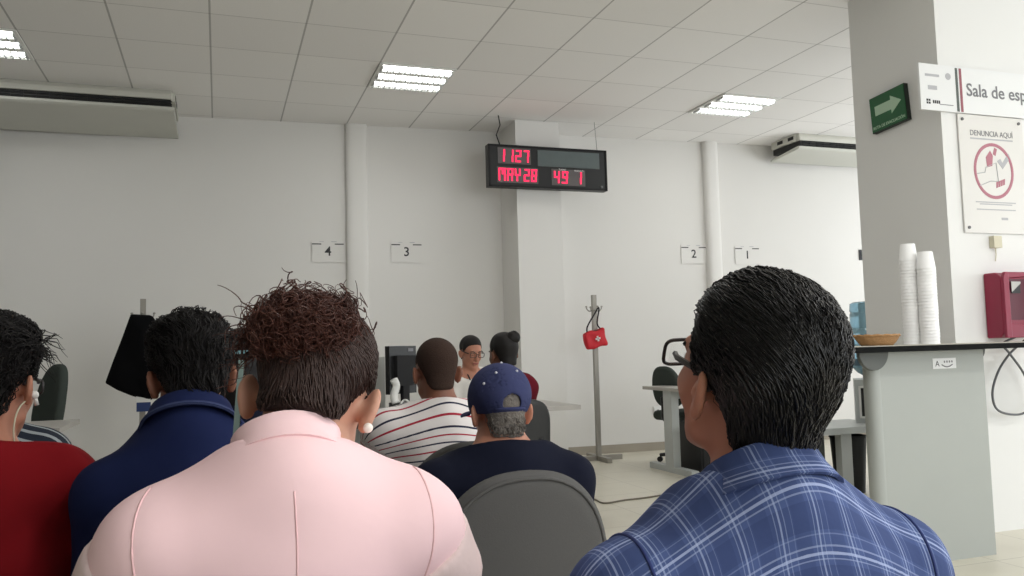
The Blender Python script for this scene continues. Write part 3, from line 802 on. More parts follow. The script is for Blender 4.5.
# nested foam cups, upside down, each cup a cup of its own
def cup_mesh():
    bm = NB()
    lathe(bm, [(.0335, .088), (.0350, .0865), (.0445, .006), (.0460, .004), (.0460, .0), (.0440, .0), (.0335, .082)], (0, 0, 0), 24, cap=True)
    bmesh.ops.recalc_face_normals(bm, faces=bm.faces[:])
    me = bpy.data.meshes.new('foam_cup'); bm.to_mesh(me); bm.free(); me.polygons.foreach_set('use_smooth', [True] * len(me.polygons)); me.set_sharp_from_angle(angle=0.7)
    me.materials.append(M['foam']); return me
cme = cup_mesh()
def cup_stack(px, top_py, y, label, top_label):
    b = at(px, 343, Y=y); top = at(px - 1.5, top_py, Y=y).z
    n = int(round((top - CT - .088) / .0165)) + 1
    for k in range(n):
        o = bpy.data.objects.new('foam_cup', cme); C.objects.link(o); sl = .0008 * math.sin(k * .7)
        o.location = (b.x + sl, y + .0008 * math.cos(k), CT + .0005 + k * .0165)
        tag(o, top_label if k == n - 1 else label, 'cup', 'foam cups stacked on the counter')
cup_stack(913.5, 245, 3.37, 'white foam cup nested inside the taller, left stack on the counter', 'topmost white foam cup of the taller, left stack')
cup_stack(930.5, 252, 3.29, 'white foam cup nested inside the shorter, right stack on the counter', 'topmost white foam cup of the shorter, right stack')

# wicker basket left on the counter
b = at(877, 343, Y=3.27)
t = thing('wicker_basket', 'shallow oval wicker basket on the counter beside the cups', 'basket', (b.x, 3.27, CT))
def oval(bm, rings, n=40, cap_bottom=True):
    R_ = []
    for (a, b_, z, wv) in rings: R_.append([bm.verts.new(((a + wv * math.sin(16 * 2 * PI * k / n)) * math.cos(2 * PI * k / n), (b_ + wv * math.sin(16 * 2 * PI * k / n)) * math.sin(2 * PI * k / n), z)) for k in range(n)])
    for A, B in zip(R_, R_[1:]):
        for k in range(n): bm.faces.new((A[k], A[(k + 1) % n], B[(k + 1) % n], B[k]))
    if cap_bottom: bm.faces.new(R_[0][::-1])
    bm.faces.new(R_[-1]); return bm
obj('bowl', oval(NB(), [(.084, .055, .0, 0), (.098, .066, .014, .001), (.112, .076, .032, .0015), (.119, .083, .048, .001), (.113, .077, .048, 0), (.104, .070, .030, 0), (.082, .052, .008, 0)]), 'wicker', t, smooth=0.9)
bm = NB(); rim = [(.118 * math.cos(a), .082 * math.sin(a), .049 + .002 * math.sin(a * 14)) for a in np.linspace(0, 2 * PI, 49)]; tube(bm, rim, .006, 6, False); obj('rim', bm, 'wicker', t, smooth=True)

# ------------------------------------------------------------------ behind the counter: low table, water cooler, bin
TY = 4.75
c_ = at(850, 427, Y=TY); TZ = c_.z
t = thing('low_table', 'low grey table behind the counter carrying the water cooler', 'table', (c_.x, TY + .25, 0))
obj('table_top', box(NB(), (-.30, -.27, TZ - .045), (.42, .25, TZ)), 'cooler', t, bevel=.006)
for (x, y) in ((-.02, -.20), (-.02, .17), (.36, -.20), (.36, .17)): obj('leg', box(NB(), (x - .045, y - .03, 0), (x + .045, y + .03, TZ - .045)), 'desk_leg_light', t, bevel=.008)
obj('side_board', box(NB(), (-.26, -.10, .03), (-.10, .20, TZ - .045)), 'bracket', t, bevel=.004)
tc = t.location.copy()
t = thing('water_cooler', 'grey table top water cooler with a blue bottle beyond the counter', 'water cooler', (at(871, 400, Y=tc.y).x, tc.y - .02, TZ), math.radians(-40))
ch = at(862, 381, Y=TY).z - TZ
bm = NB(); box(bm, (-.125, -.15, 0), (.16, .15, ch)); obj('body', bm, 'cooler', t, bevel=.02, seg=3)
obj('niche', box(NB(), (-.085, -.156, .05), (.12, -.145, ch - .06)), 'black_plastic', t, bevel=.004)
bm = NB(); [box(bm, a_, b_) for a_, b_ in (((-.10, -.158, .035), (-.085, -.149, ch - .045)), ((.12, -.158, .035), (.135, -.149, ch - .045)), ((-.10, -.158, .035), (.135, -.149, .05)), ((-.10, -.158, ch - .06), (.135, -.149, ch - .045)))]; obj('niche_frame', bm, 'white_plastic', t, bevel=.004)
for s in (-.03, .05): obj('tap', boxc(NB(), (s, -.165, ch - .07), (.022, .03, .03)), 'white_plastic', t, bevel=.004)
bt = at(856, 300, Y=TY).z - TZ
bm = NB(); jp = [(.03, ch - .012), (.035, ch + .01), (.10, ch + .05), (.130, ch + .085)]
z = ch + .085
for k in range(4):
    hh = (bt - .02 - z) / (4 - k); jp += [(.130, z + hh * .42), (.124, z + hh * .5), (.130, z + hh * .6)]; z += hh
jp += [(.126, bt - .012), (.105, bt)]
lathe(bm, jp, (0, 0, 0), 28); obj('bottle', bm, 'jug', t, smooth=0.6)
bm = NB(); lathe(bm, [(.1312, ch + .10), (.1312, ch + .15)], (0, 0, 0), 28, cap=False)
b_ = obj('bottle_label', bm, 'jug_dark', t, smooth=0.6)
t = thing('waste_bin', 'black bin under the low table behind the counter', 'bin', (tc.x + .175, tc.y - .02, 0))
bm = NB(); lathe(bm, [(.10, 0), (.125, TZ - .10), (.132, TZ - .10), (.132, TZ - .085), (.118, TZ - .085), (.095, .02)], (0, 0, 0), 24); obj('pail', bm, 'bin', t, smooth=0.6)

# small dark switch on the back wall near the pillar
c_ = on_wall(861.3, 255)
t = thing('wall_switch', 'small dark switch plate on the back wall at the pillar edge', 'switch', (c_.x, c_.y - .001, c_.z), ang)
obj('plate', box(NB(), (-.035, -.012, -.06), (.035, -.001, .06)), 'ink', t, bevel=.003)
obj('rocker', box(NB(), (-.015, -.017, -.03), (.015, -.011, .03)), 'black_plastic', t, bevel=.002)
# socket on the back wall beside the far desk
c_ = on_wall(657.5, 412)
t = thing('wall_socket', 'white wall socket low on the back wall beside the right desk', 'socket', (c_.x, c_.y - .001, c_.z), ang)
obj('plate', box(NB(), (-.04, -.012, -.06), (.04, -.001, .06)), 'wall_white', t, bevel=.003)
bm = NB()
for zz in (-.02, .02): boxc(bm, (0, -.0125, zz), (.02, .002, .012))
obj('slot', bm, 'ink_grey', t)

# ------------------------------------------------------------------ coat racks and what hangs on them
def coat_rack(c, H, label, rz=0.0):
    t = thing('coat_rack', label, 'coat rack', (c.x, c.y, 0), rz, 'metal coat racks')
    obj('pole', box(NB(), (-.021, -.021, .045), (.021, .021, H)), 'rack', t, bevel=.004)
    for (x0, y0, x1, y1) in ((-.24, -.025, .24, .025), (-.025, -.24, .025, .24)): 
        obj('foot', box(NB(), (x0, y0, 0), (x1, y1, .045)), 'rack', t, bevel=.012)
    for k in range(4):
        a = k * PI / 2; d = Vector((math.cos(a), math.sin(a), 0))
        p = [d * .018 + Vector((0, 0, H - .15)), d * .05 + Vector((0, 0, H - .16)), d * .075 + Vector((0, 0, H - .14)), d * .082 + Vector((0, 0, H - .115))]
        bm = tube(NB(), spline(p, 4), .006, 6); lathe(bm, [(.004, -.008), (.011, -.004), (.011, .004), (.004, .008)], p[-1], 8); obj('hook', bm, 'rack', t, smooth=True)
    return t
RB = at(602, 460, Z=0); RH = at(592.5, 295, Y=RB.y).z
RB.x = at(597, 400, Y=RB.y).x
coat_rack(RB, RH, 'grey metal coat rack carrying the red first aid bag')
# red first aid bag
bc = at(595, 339, Y=RB.y - .06); hk = Vector((RB.x, RB.y - .078, RH - .13))
t = thing('first_aid_bag', 'small red first aid bag with white cross hanging on the coat rack', 'bag', (bc.x, RB.y - .062, bc.z)); t.rotation_euler = (0, math.radians(-13), 0)
sdf_obj('pouch', lambda P: smax(rbox(P, (0, 0, 0), (.120, .034, .086), .025), (np.abs(P[:, 0]) - .116 + .25 * np.maximum(-P[:, 2], 0) * 0), .02) - .006 * np.sin(P[:, 0] * 45) * np.cos(P[:, 2] * 30), (-.16, -.06, -.12), (.16, .06, .12), .007, 'bag_red', t)
bm = NB(); boxc(bm, (.012, -.041, -.0), (.052, .006, .017)); boxc(bm, (.012, -.041, -.0), (.017, .006, .052)); obj('cross', bm, 'cross_white', t)
obj('zip', tube(NB(), [(-.108, -.022, .072), (0, -.026, .080), (.108, -.022, .072)], .004, 6), 'strap', t)
inv = (Matrix.Translation(t.location) @ t.rotation_euler.to_matrix().to_4x4()).inverted()
hl = inv @ hk
st = spline([(-.072, -.01, .068), (-.05, -.012, .14), hl + Vector((-.012, 0, -.02)), hl + Vector((0, 0, .004)), hl + Vector((.012, 0, -.02)), (.055, -.012, .14), (.085, -.01, .068)], 6)
obj('strap', tube(NB(), st, .0075, 6), 'strap', t, smooth=True)

LB = Vector((at(143, 330, Y=7.25).x, 7.25, 0)); LH = at(143, 299, Y=7.25).z
coat_rack(LB, LH, 'metal coat rack at the left carrying the black bag')
# black bag hung on the left rack: outline of the photo given a real thickness
poly = [(131, 314), (152, 315), (163, 330), (166, 372), (160, 394), (150, 401), (132, 396), (117, 390), (105, 383)]
BGY = 7.10
q = [at(x, y, Y=BGY) for x, y in poly]; cx = sum(p.x for p in q) / len(q); cz = sum(p.z for p in q) / len(q)
qq = np.array([(p.x - cx, p.z - cz) for p in q])
def poly_sdf(P):
    p = P[:, [0, 2]]; n = len(qq); d = np.full(len(p), 1e9); s = np.ones(len(p))
    for i in range(n):
        a, b_ = qq[i], qq[i - 1]; e = b_ - a; w = p - a
        bb = w - e * np.clip((w @ e) / (e @ e), 0, 1)[:, None]; d = np.minimum(d, (bb ** 2).sum(1))
        c1 = p[:, 1] >= a[1]; c2 = p[:, 1] < b_[1]; c3 = e[0] * w[:, 1] > e[1] * w[:, 0]
        fl = (c1 & c2 & c3) | (~c1 & ~c2 & ~c3); s[fl] *= -1
    return s * np.sqrt(d)
def bag_sdf(P):
    d2 = poly_sdf(P) + .02
    th = .06 + .035 * np.clip(-d2 / .12, 0, 1) + .008 * np.sin(P[:, 0] * 26 + P[:, 2] * 9)
    return smax(d2, np.abs(P[:, 1]) - th, .05) - .018
t = thing('hanging_bag', 'black bag hanging from the left coat rack', 'bag', (cx, BGY, cz))
sdf_obj('bag_body', bag_sdf, (-.4, -.18, -.5), (.4, .18, .5), .014, 'bag_black', t)
bz = at(143, 318, Y=BGY).z - cz
obj('bag_strap', tube(NB(), spline([(LB.x - cx - .07, .0, bz - .02), (LB.x - cx - .03, .02, bz + .0), (LB.x - cx, .07, LH - .14 - cz), (LB.x - cx + .05, .02, bz + .0), (LB.x - cx + .09, 0, bz - .04)], 6), .012, 6), 'bag_black', t, smooth=True)
for k, (a, b_, m_, nm) in enumerate(((143.5, 399, 'white_plastic', 'name_tag'), (143.5, 407, 'lanyard', 'lanyard'))):
    p = at(a, b_, Y=BGY - .05); obj(nm, boxc(NB(), (p.x - cx, -.05 + .01 * k, p.z - cz), (.10, .012, .05 if k == 0 else .07)), m_, t, bevel=.004)

# ------------------------------------------------------------------ desks along the back
DZ = .725
def desk(x0, x1, y0, y1, label, leg_m, legs, name='office_desk'):
    cx, cy = (x0 + x1) / 2, (y0 + y1) / 2
    t = thing(name, label, 'desk', (cx, cy, 0), 0, 'office desks')
    hx, hy = (x1 - x0) / 2, (y1 - y0) / 2
    obj('desk_top', box(NB(), (-hx, -hy, DZ - .028), (hx, hy, DZ)), 'desk_top', t, bevel=.006)
    for x in legs:
        bm = NB(); box(bm, (x - .035, -.07, .05), (x + .035, .07, DZ - .028))
        obj('leg', bm, leg_m, t, bevel=.008)
        obj('foot', box(NB(), (x - .035, -hy + .04, 0), (x + .035, hy - .04, .05)), leg_m, t, bevel=.012)
    bm = NB(); box(bm, (legs[0] + .03, -.012, DZ - .10), (legs[1] - .03, .012, DZ - .04)); obj('cross_rail', bm, leg_m, t)
    return t
p3 = at(583, 403, Z=DZ)
desk(.62, 2.17, 4.90, 5.55, 'grey office desk where two women sit facing each other', 'desk_leg', (-.66, .62))
p4 = at(75, 426, Z=DZ)
desk(p4.x - 1.56, p4.x - .06, p4.y - .1, p4.y + .6, 'office desk at the far left in front of a high backed chair', 'desk_leg', (-.6, .6))
f1, f2 = at(658, 467, Z=0), at(691, 478.5, Z=0)
xf = (f1.x + f2.x) / 2; ya, yb = min(f1.y, f2.y), max(f1.y, f2.y)
desk(xf - .05, xf + 1.35, ya - .02, yb + .06, 'office desk with a pale leg in front of the right back wall', 'desk_leg_light', (-.64, .60))
R2 = (xf, ya, yb)
# pc tower beside the pale leg
t = thing('computer_tower', 'black computer tower standing under the right office desk', 'computer', (xf + .24, (ya + yb) / 2, 0))
obj('case', box(NB(), (-.09, -.21, .012), (.09, .21, .42)), 'pc', t, bevel=.008)
obj('front_grille', box(NB(), (-.075, -.218, .05), (.075, -.209, .39)), 'black_matte', t, bevel=.004)
bm = NB()
for x in (-.07, .07):
    for y in (-.18, .18): boxc(bm, (x, y, .006), (.03, .03, .012))
obj('foot_pad', bm, 'black_matte', t)
# monitor, desk phone and screen on the middle desk
mp = at(401, 385, Y=5.25)
t = thing('monitor', 'black computer monitor on the left end of the middle desk', 'monitor', (mp.x, 5.25, DZ), math.radians(38))
ms = (at(401, 346, Y=5.25).z - DZ)
bm = NB(); box(bm, (-.13, -.02, ms - .30), (.13, .015, ms)); obj('screen_back', bm, 'black_plastic', t, bevel=.01)
obj('rear_bulge', box(NB(), (-.09, -.05, ms - .25), (.09, -.015, ms - .06)), 'black_matte', t, bevel=.015)
obj('sticker', box(NB(), (.05, -.0225, ms - .035), (.10, -.0195, ms - .015)), 'ink_grey', t)
obj('neck', box(NB(), (-.03, -.045, .015), (.03, -.02, ms - .12)), 'black_matte', t, bevel=.006)
bm = NB(); lathe(bm, [(.105, 0), (.105, .008), (.08, .016)], (0, -.03, 0), 24); obj('stand', bm, 'black_matte', t, smooth=0.6)
wp = at(401, 405, Y=5.02)
t = thing('desk_telephone', 'white desk telephone standing below the black monitor', 'telephone', (wp.x, 5.0, DZ), math.radians(-10))
obj('base', prism(NB(), [(-.09, 0), (.09, 0), (.09, .06), (-.07, .03)], 'x', -.075, .075), 'black_plastic', t, bevel=.006)
hbm = tube(NB(), spline([(-.035, -.01, .055), (-.045, .0, .10), (-.03, .01, .16), (-.045, .0, .20)], 5), .024, 10); obj('handset', hbm, 'white_plastic', t, smooth=True)
obj('keypad', box(NB(), (-.01, -.05, .052), (.06, .05, .062)), 'ink_grey', t)
obj('cord', tube(NB(), [(-.03 + .10 * i / 20, -.08 + .01 * math.sin(i), .02 + .06 * math.sin(PI * i / 20)) for i in range(21)], .006, 6), 'white_plastic', t)
sp_ = at(382, 400, Y=5.45)
t = thing('desk_screen', 'pale grey upright cabinet left of the black monitor', 'cabinet', (sp_.x - .02, 5.78, 0))
sh = at(382, 357, Y=5.6).z
obj('body', box(NB(), (-.17, -.18, .03), (.07, .18, sh)), 'screen_grey', t, bevel=.006)
obj('door', box(NB(), (-.155, -.19, .06), (.055, -.178, sh - .03)), 'screen_grey', t, bevel=.004)
obj('handle', box(NB(), (.02, -.205, sh * .6), (.035, -.188, sh * .6 + .12)), 'steel', t)
obj('plinth', box(NB(), (-.16, -.17, 0), (.06, .17, .03)), 'ink', t)
# cable trailing over the floor
cb = [at(x, y, Z=.006) for x, y in ((560, 497), (590, 498), (604, 503), (625, 500), (650, 497), (690, 490))]
o = obj('floor_cable', tube(NB(), spline(cb, 8), .006, 6), 'cable', None, smooth=True); tag(o, 'thin grey cable trailing over the tiled floor', 'cable')

# ================================================================== chairs
SEAT = 0.40
def back_sdf(P):
    # padded back, rounded dome outline, slightly wrapped round the sitter; origin at floor under the seat centre
    x, y, z = P[:, 0], P[:, 1], P[:, 2]
    yb = y + .235 + .09 * (z - .45) - .45 * x * x
    r = ((np.abs(x) / .225) ** 2.4 + (np.abs(z - .53) / .275) ** 2.4) ** (1 / 2.5)
    d2 = (r - 1) * .20
    return smax(d2, np.abs(yb) - .030, .035)
def seat_sdf(P):
    return smax(rbox(P, (0, 0, SEAT - .045), (.225, .22, .04), .035), -1 + 0 * P[:, 0], .01)
def cached(fn, lo, hi, res, name):
    v, f = sdf_mesh(fn, lo, hi, res); return np_mesh(name, v, f)
def make_waiting_chair(label):
    t = thing('waiting_chair', label, 'chair', (0, 0, 0), 0, 'grey waiting room chairs')
    new_obj('backrest', cached(back_sdf, (-.28, -.36, .22), (.28, -.12, .87), .008, 'backrest'), 'chair_grey', t)
    new_obj('seat', cached(seat_sdf, (-.27, -.27, .28), (.27, .27, .44), .011, 'seat'), 'chair_grey', t)
    for sx in (-1, 1):
        for sy in (-1, 1):
            obj('leg', tube(NB(), [(sx * .19, sy * .17, SEAT - .08), (sx * .205, sy * .20, .0)], .012, 8), 'chair_metal', t, smooth=0.7)
    bm = NB()
    for sx in (-1, 1): tube(bm, spline([(sx * .10, -.10, SEAT - .085), (sx * .10, -.24, SEAT - .07), (sx * .10, -.262, SEAT + .05), (sx * .10, -.27, .55)], 5), .011, 8)
    obj('back_bracket', bm, 'chair_metal', t, smooth=True)
    bm = NB(); box(bm, (-.19, -.17, SEAT - .095), (.19, .17, SEAT - .08)); obj('seat_frame', bm, 'chair_metal', t, bevel=.004)
    sm_ = NB(); pts = []
    for a in np.linspace(math.radians(205), math.radians(-25), 30):
        x = .208 * math.copysign(abs(math.cos(a)) ** .83, math.cos(a)); z = .53 + .258 * math.copysign(abs(math.sin(a)) ** .83, math.sin(a))
        pts.append((x, -.235 - .09 * (z - .45) + .45 * x * x - .026, z))
    obj('piping', tube(sm_, pts, .0045, 6), 'chair_grey', t, smooth=True)
    return t

# ================================================================== people
def head_prims(q, face=True):
    """Head in its own frame: x right, y forward, z up, origin between the ears, 23.5 cm tall."""
    d = el(q, (0, -.014, .046), (.075, .097, .082))
    d = smin(d, el(q, (0, .030, -.012), (.063, .066, .092)), .03)
    d = smin(d, rc(q, (-.046, .012, -.066), (-.012, .072, -.100), .022, .016), .025)
    d = smin(d, rc(q, (.046, .012, -.066), (.012, .072, -.100), .022, .016), .025)
    d = smin(d, rc(q, (-.036, .084, .030), (.036, .084, .030), .010, .010), .016)
    d = smin(d, rc(q, (-.036, .070, -.022), (-.044, .045, -.030), .018, .018), .02)
    d = smin(d, rc(q, (.036, .070, -.022), (.044, .045, -.030), .018, .018), .02)
    d = smax(d, -sm(.004, el(q, (-.031, .102, .010), (.017, .016, .011)), el(q, (.031, .102, .010), (.017, .016, .011))), .012)
    d = smin(d, sm(.004, el(q, (-.031, .0815, .008), (.013, .012, .0125)), el(q, (.031, .0815, .008), (.013, .012, .0125))), .004)
    d = smin(d, rc(q, (0, .094, .010), (0, .114, -.030), .008, .0125), .012)
    d = smin(d, rc(q, (-.011, .103, -.034), (.011, .103, -.034), .008, .008), .008)
    d = smin(d, rc(q, (-.017, .094, -.058), (.017, .094, -.058), .0075, .0075), .008)
    d = smin(d, rc(q, (-.014, .091, -.069), (.014, .091, -.069), .008, .008), .008)
    return d
def ear_sdf(q, s):
    R = np.array(Matrix.Rotation(s * math.radians(34), 3, 'Z') @ Matrix.Rotation(math.radians(12), 3, 'X'))
    c = (s * .085, -.013, -.006)
    o = el(q, c, (.0085, .0205, .033), R)
    i = el(q, np.array(c) + R @ np.array((s * .009, .004, .004)), (.0075, .0125, .021), R)
    o = smax(o, -i, .005)
    o = smin(o, el(q, np.array(c) + R @ np.array((s * .001, .002, -.026)), (.006, .010, .011), R), .008)
    return smin(o, rc(q, (s * .070, -.002, -.004), (s * .082, -.006, -.006), .014, .009), .008)

def hand_prims(P, W, d, n, side, curl=0.5):
    """Palm, four unequal bent fingers and a thumb from the wrist W along d; n is the palm normal."""
    d = V3(d) / np.linalg.norm(d); n = V3(n); n = n - d * (n @ d); n /= np.linalg.norm(n)
    a = np.cross(d, n) * side                       # towards the thumb
    W = V3(W)
    out = rc(P, W + d * .015, W + d * .075, .021, .024)
    out = smin(out, rc(P, W + d * .04 - a * .022, W + d * .085 - a * .024, .015, .013), .02)
    out = smin(out, rc(P, W + d * .04 + a * .022, W + d * .088 + a * .024, .016, .013), .02)
    for k, (o, L) in enumerate(((.027, .070), (.009, .078), (-.009, .072), (-.026, .056))):
        b = W + d * .088 + a * o; dd = d + a * o * 1.2; dd = dd / np.linalg.norm(dd); pr = b
        ang_ = curl * (.35 + .06 * k)
        for j, fr in enumerate((.45, .30, .25)):
            dj = dd * math.cos(ang_) + n * math.sin(ang_); nx = pr + dj * L * fr
            out = smin(out, rc(P, pr, nx, .0088 - .0008 * j, .0082 - .0009 * j), .004); pr = nx; ang_ += curl * .55
    b = W + d * .025 + a * .022
    t1 = b + (d * .55 + a * .75 + n * .25) * .042; t2 = t1 + (d * .85 + a * .35 + n * .35) * .030
    out = smin(out, sm(.004, rc(P, b, t1, .0135, .0105), rc(P, t1, t2, .0105, .0085)), .012)
    return out

class Body: pass
def below(H, back, down, side=0.0): return V3(H) + np.array((side, -back, -down))
def person(label, Hc, hrot, N, s=1.0, face=0.0, seat=None, width=1.0, bulk=1.0, skin='skin_tan', lower='trouser_dark',
           top='navy_tee', top_name='shirt', sleeve=.55, res=.007, cres=.009, over=None, arms=None, wr=.004, pat_shift=(0, 0),
           sleeve_fit=1.0, long_sleeve=False, neck_cut=.035, shr=.075, lean=None, head_scale=.95, shoes=True, neck_tilt=.38, pat_slope=1.0, kf=.41):
    """A seated person as one continuous skin surface, clothes as its children. Hc = head centre, N = base of the neck."""
    B = Body(); Hc = V3(Hc); N = V3(N); R = rotm(*hrot)
    f = np.array((-math.sin(face), math.cos(face), 0)); r = np.array((math.cos(face), math.sin(face), 0)); up = np.array((0, 0, 1.0))
    FR = np.stack([r, f, up], 1)
    seat = SEAT if seat is None else seat
    hp = N - f * .02 if lean is None else N + f * lean
    HP = np.array((hp[0], hp[1], seat + .085))
    o = over or {}
    SL = o.get('SL', N - r * .180 * width + f * .02 - up * shr); SR = o.get('SR', N + r * .180 * width + f * .02 - up * shr)
    EL_ = o.get('EL', SL - up * .25 * s + f * .09 - r * .035); ER = o.get('ER', SR - up * .25 * s + f * .09 + r * .035)
    WL = o.get('WL', np.array((*(HP + f * .24 - r * .10)[:2], seat + .19))); WR = o.get('WR', np.array((*(HP + f * .24 + r * .10)[:2], seat + .19)))
    KL = HP + f * kf - r * .12 - up * .01; KR = HP + f * kf + r * .12 - up * .01
    AL = np.array((*(KL + f * .02)[:2], .085)); AR = np.array((*(KR + f * .02)[:2], .085))
    CH = (N * .62 + HP * .38) + f * .03 - up * .0; BL = N * .28 + HP * .72 + f * .035
    tv = N - HP; tv /= np.linalg.norm(tv); rr = r; ff = np.cross(tv, rr) * 1.0; ff /= np.linalg.norm(ff); ff = ff if ff @ f > 0 else -ff
    TR = np.stack([rr, ff, tv], 1)
    NT = Hc + R @ np.array((0, -.030, -.055)) * head_scale
    root = thing('person', label, 'person', (HP[0], HP[1], 0), 0)
    org = (HP[0], HP[1], 0)
    def headq(P): return ((P - Hc) @ R) / head_scale
    def torso(P, g=0.0):
        w = width; b = bulk
        d = el(P, CH, (.160 * w + g, .103 * b + g, .185 + g), TR)
        d = smin(d, rc(P, SL, SR, .054 + g, .054 + g), .06)
        d = smin(d, rc(P, N + f * .012 - up * .03, SL + r * .02 + up * .012, .046 + g, .044 + g), .05); d = smin(d, rc(P, N + f * .012 - up * .03, SR - r * .02 + up * .012, .046 + g, .044 + g), .05)
        d = smin(d, el(P, BL, (.148 * w + g, .112 * b + g, .15 + g), TR), .07)
        return smin(d, el(P, HP, (.165 * w + g, .125 + g, .10 + g), FR), .07)
    def armL(P, g=0.0): return smin(rc(P, SL, EL_, .050 + g, .040 + g), rc(P, EL_, WL, .040 + g, .027 + g * .7), .02)
    def armR(P, g=0.0): return smin(rc(P, SR, ER, .050 + g, .040 + g), rc(P, ER, WR, .040 + g, .027 + g * .7), .02)
    def legs(P, g=0.0):
        d = 9 + 0 * P[:, 0]
        for K_, A_, sx in ((KL, AL, -1), (KR, AR, 1)):
            d = np.minimum(d, smin(rc(P, HP + r * sx * .085 - up * .005, K_, .082 + g, .056 + g), rc(P, K_, A_, .055 + g, .038 + g * 1.2), .03))
        return d
    def skin_fn(P):
        d = np.full(len(P), 9.0)
        q = headq(P)
        d = head_prims(q) * head_scale
        d = smin(d, np.minimum(ear_sdf(q, 1), ear_sdf(q, -1)) * head_scale, .004)
        neck = rc(P, NT, N + f * .018 - up * .02, .052 * (.6 + .4 * min(width, 1.0)), .056 * (.6 + .4 * min(width, 1.0)))
        d = smin(d, neck, .025)
        d = smin(d, torso(P, -.012), .045)
        d = smin(d, armL(P, -.004), .03); d = smin(d, armR(P, -.004), .03)
        d = smin(d, legs(P, -.010), .03)
        return smin(d, hands(P), .012)
    hl = o.get('HLd', f * .95 + r * .25 - up * .22); hr = o.get('HRd', f * .95 - r * .25 - up * .22)
    nl = o.get('HLn', -up); nr = o.get('HRn', -up)
    def hands(P):
        return np.minimum(hand_prims(P, WL, hl, nl, o.get('sL', 1), o.get('curlL', .5)), hand_prims(P, WR, hr, nr, o.get('sR', -1), o.get('curlR', .5)))
    allp = np.stack([Hc, N, SL, SR, EL_, ER, WL, WR, HP, KL, KR, AL, AR])
    lo, hi = allp.min(0) - .23, allp.max(0) + .23
    lo[2] = -.005 + .0; 
    B.body = sdf_obj('body', skin_fn, lo, hi, res, skin, root, org)
    # --- top garment
    def sleeve_len(S_, E_, W_, P):
        if long_sleeve:
            e = V3(W_) - V3(E_); return (P - V3(W_)) @ (e / np.linalg.norm(e)) + .01
        e = V3(E_) - V3(S_); L = np.linalg.norm(e); return (P - V3(S_)) @ (e / L) - L * sleeve
    g = .016 * bulk
    nax = up * .92 + f * neck_tilt; nax = nax / np.linalg.norm(nax)
    def folds(P, k=1.0):
        x = P - N; return wr * k * (np.sin(x[:, 0] * 31 + x[:, 2] * 17 + 2 * np.sin(x[:, 1] * 19)) + .7 * np.sin(x[:, 2] * 43 - x[:, 0] * 23 + x[:, 1] * 29))
    def sleeves(P, gg):
        a = smax(armL(P, gg * sleeve_fit), sleeve_len(SL, EL_, WL, P), .006); b = smax(armR(P, gg * sleeve_fit), sleeve_len(SR, ER, WR, P), .006)
        return np.minimum(a, b)
    def top_fn(P):
        d = smin(torso(P, g), sleeves(P, g), .028)
        d = smax(d, (P - (N + nax * neck_cut)) @ nax - .0, .008)
        return smax(d, (seat + .012) - P[:, 2], .01) + folds(P)
    def pat(P):
        ta = torso(P, g); sl = armL(P, g * sleeve_fit); sr = armR(P, g * sleeve_fit)
        x = P - N
        u = x @ r; rho = .075
        zc = -.055 - shr * pat_slope * np.clip((np.sqrt(u * u + .07 ** 2) - .07) / .125, 0, 1.8); yb = .035 - x @ f; zz = x[:, 2] - zc
        v = np.where(zz < 0, zz + (zc + .055) * (1 - np.exp(np.minimum(zz, 0) / .13)), rho * np.arctan2(np.maximum(zz, 0), yb))
        res_ = np.stack([u, v, 0 * u], 1)
        for S_, E_, ds, sg in ((SL, EL_, sl, -1), (SR, ER, sr, 1)):
            e = (V3(E_) - V3(S_)); e /= np.linalg.norm(e); t = (P - S_) @ e
            off_ = P - S_ - t[:, None] * e
            az = np.cross(e, f); az /= np.linalg.norm(az)
            us = np.arctan2(off_ @ az, off_ @ f) * .065
            w = ((ta - ds) > .008) & (t > .03)
            res_[w, 0] = us[w]; res_[w, 1] = (-.08 - t)[w]
        return res_ + np.array((*pat_shift, 0))
    B.top_fn = top_fn
    shirt = sdf_obj(top_name, top_fn, lo, hi, cres, top, root, org, pat)
    # --- trousers and shoes
    def pants_fn(P):
        d = smin(legs(P, .010), el(P, HP, (.170 * width, .135, .105), FR), .05)
        d = smax(d, P[:, 2] - (seat + .135), .01)
        return smax(d, .055 - P[:, 2], .008) + folds(P, .7)
    sdf_obj('trousers', pants_fn, lo, hi, max(cres, .012), lower, root, org)
    if shoes:
        for A_ in (AL, AR):
            def shoe_fn(P, A_=A_):
                b0 = np.array((A_[0], A_[1], .0))
                d = smin(rc(P, b0 + f * -.03 + up * .045, b0 + f * .05 + up * .04, .040, .042), rc(P, b0 + f * .05 + up * .032, b0 + f * .15 + up * .026, .040, .030), .03)
                return smax(d, .003 - P[:, 2], .004)
            sdf_obj('shoe', shoe_fn, (*(A_[:2] - .22), -.01), (*(A_[:2] + .24), .12), .010, 'shoe', root, org)
    B.__dict__.update(root=root, org=org, Hc=Hc, R=R, N=N, f=f, r=r, up=up, SL=SL, SR=SR, EL=EL_, ER=ER, WL=WL, WR=WR, HP=HP, NT=NT, nax=nax, hs=head_scale,
                      headq=headq, skin_fn=skin_fn, shirt=shirt, torso=torso, g=g, CH=CH)
    return B

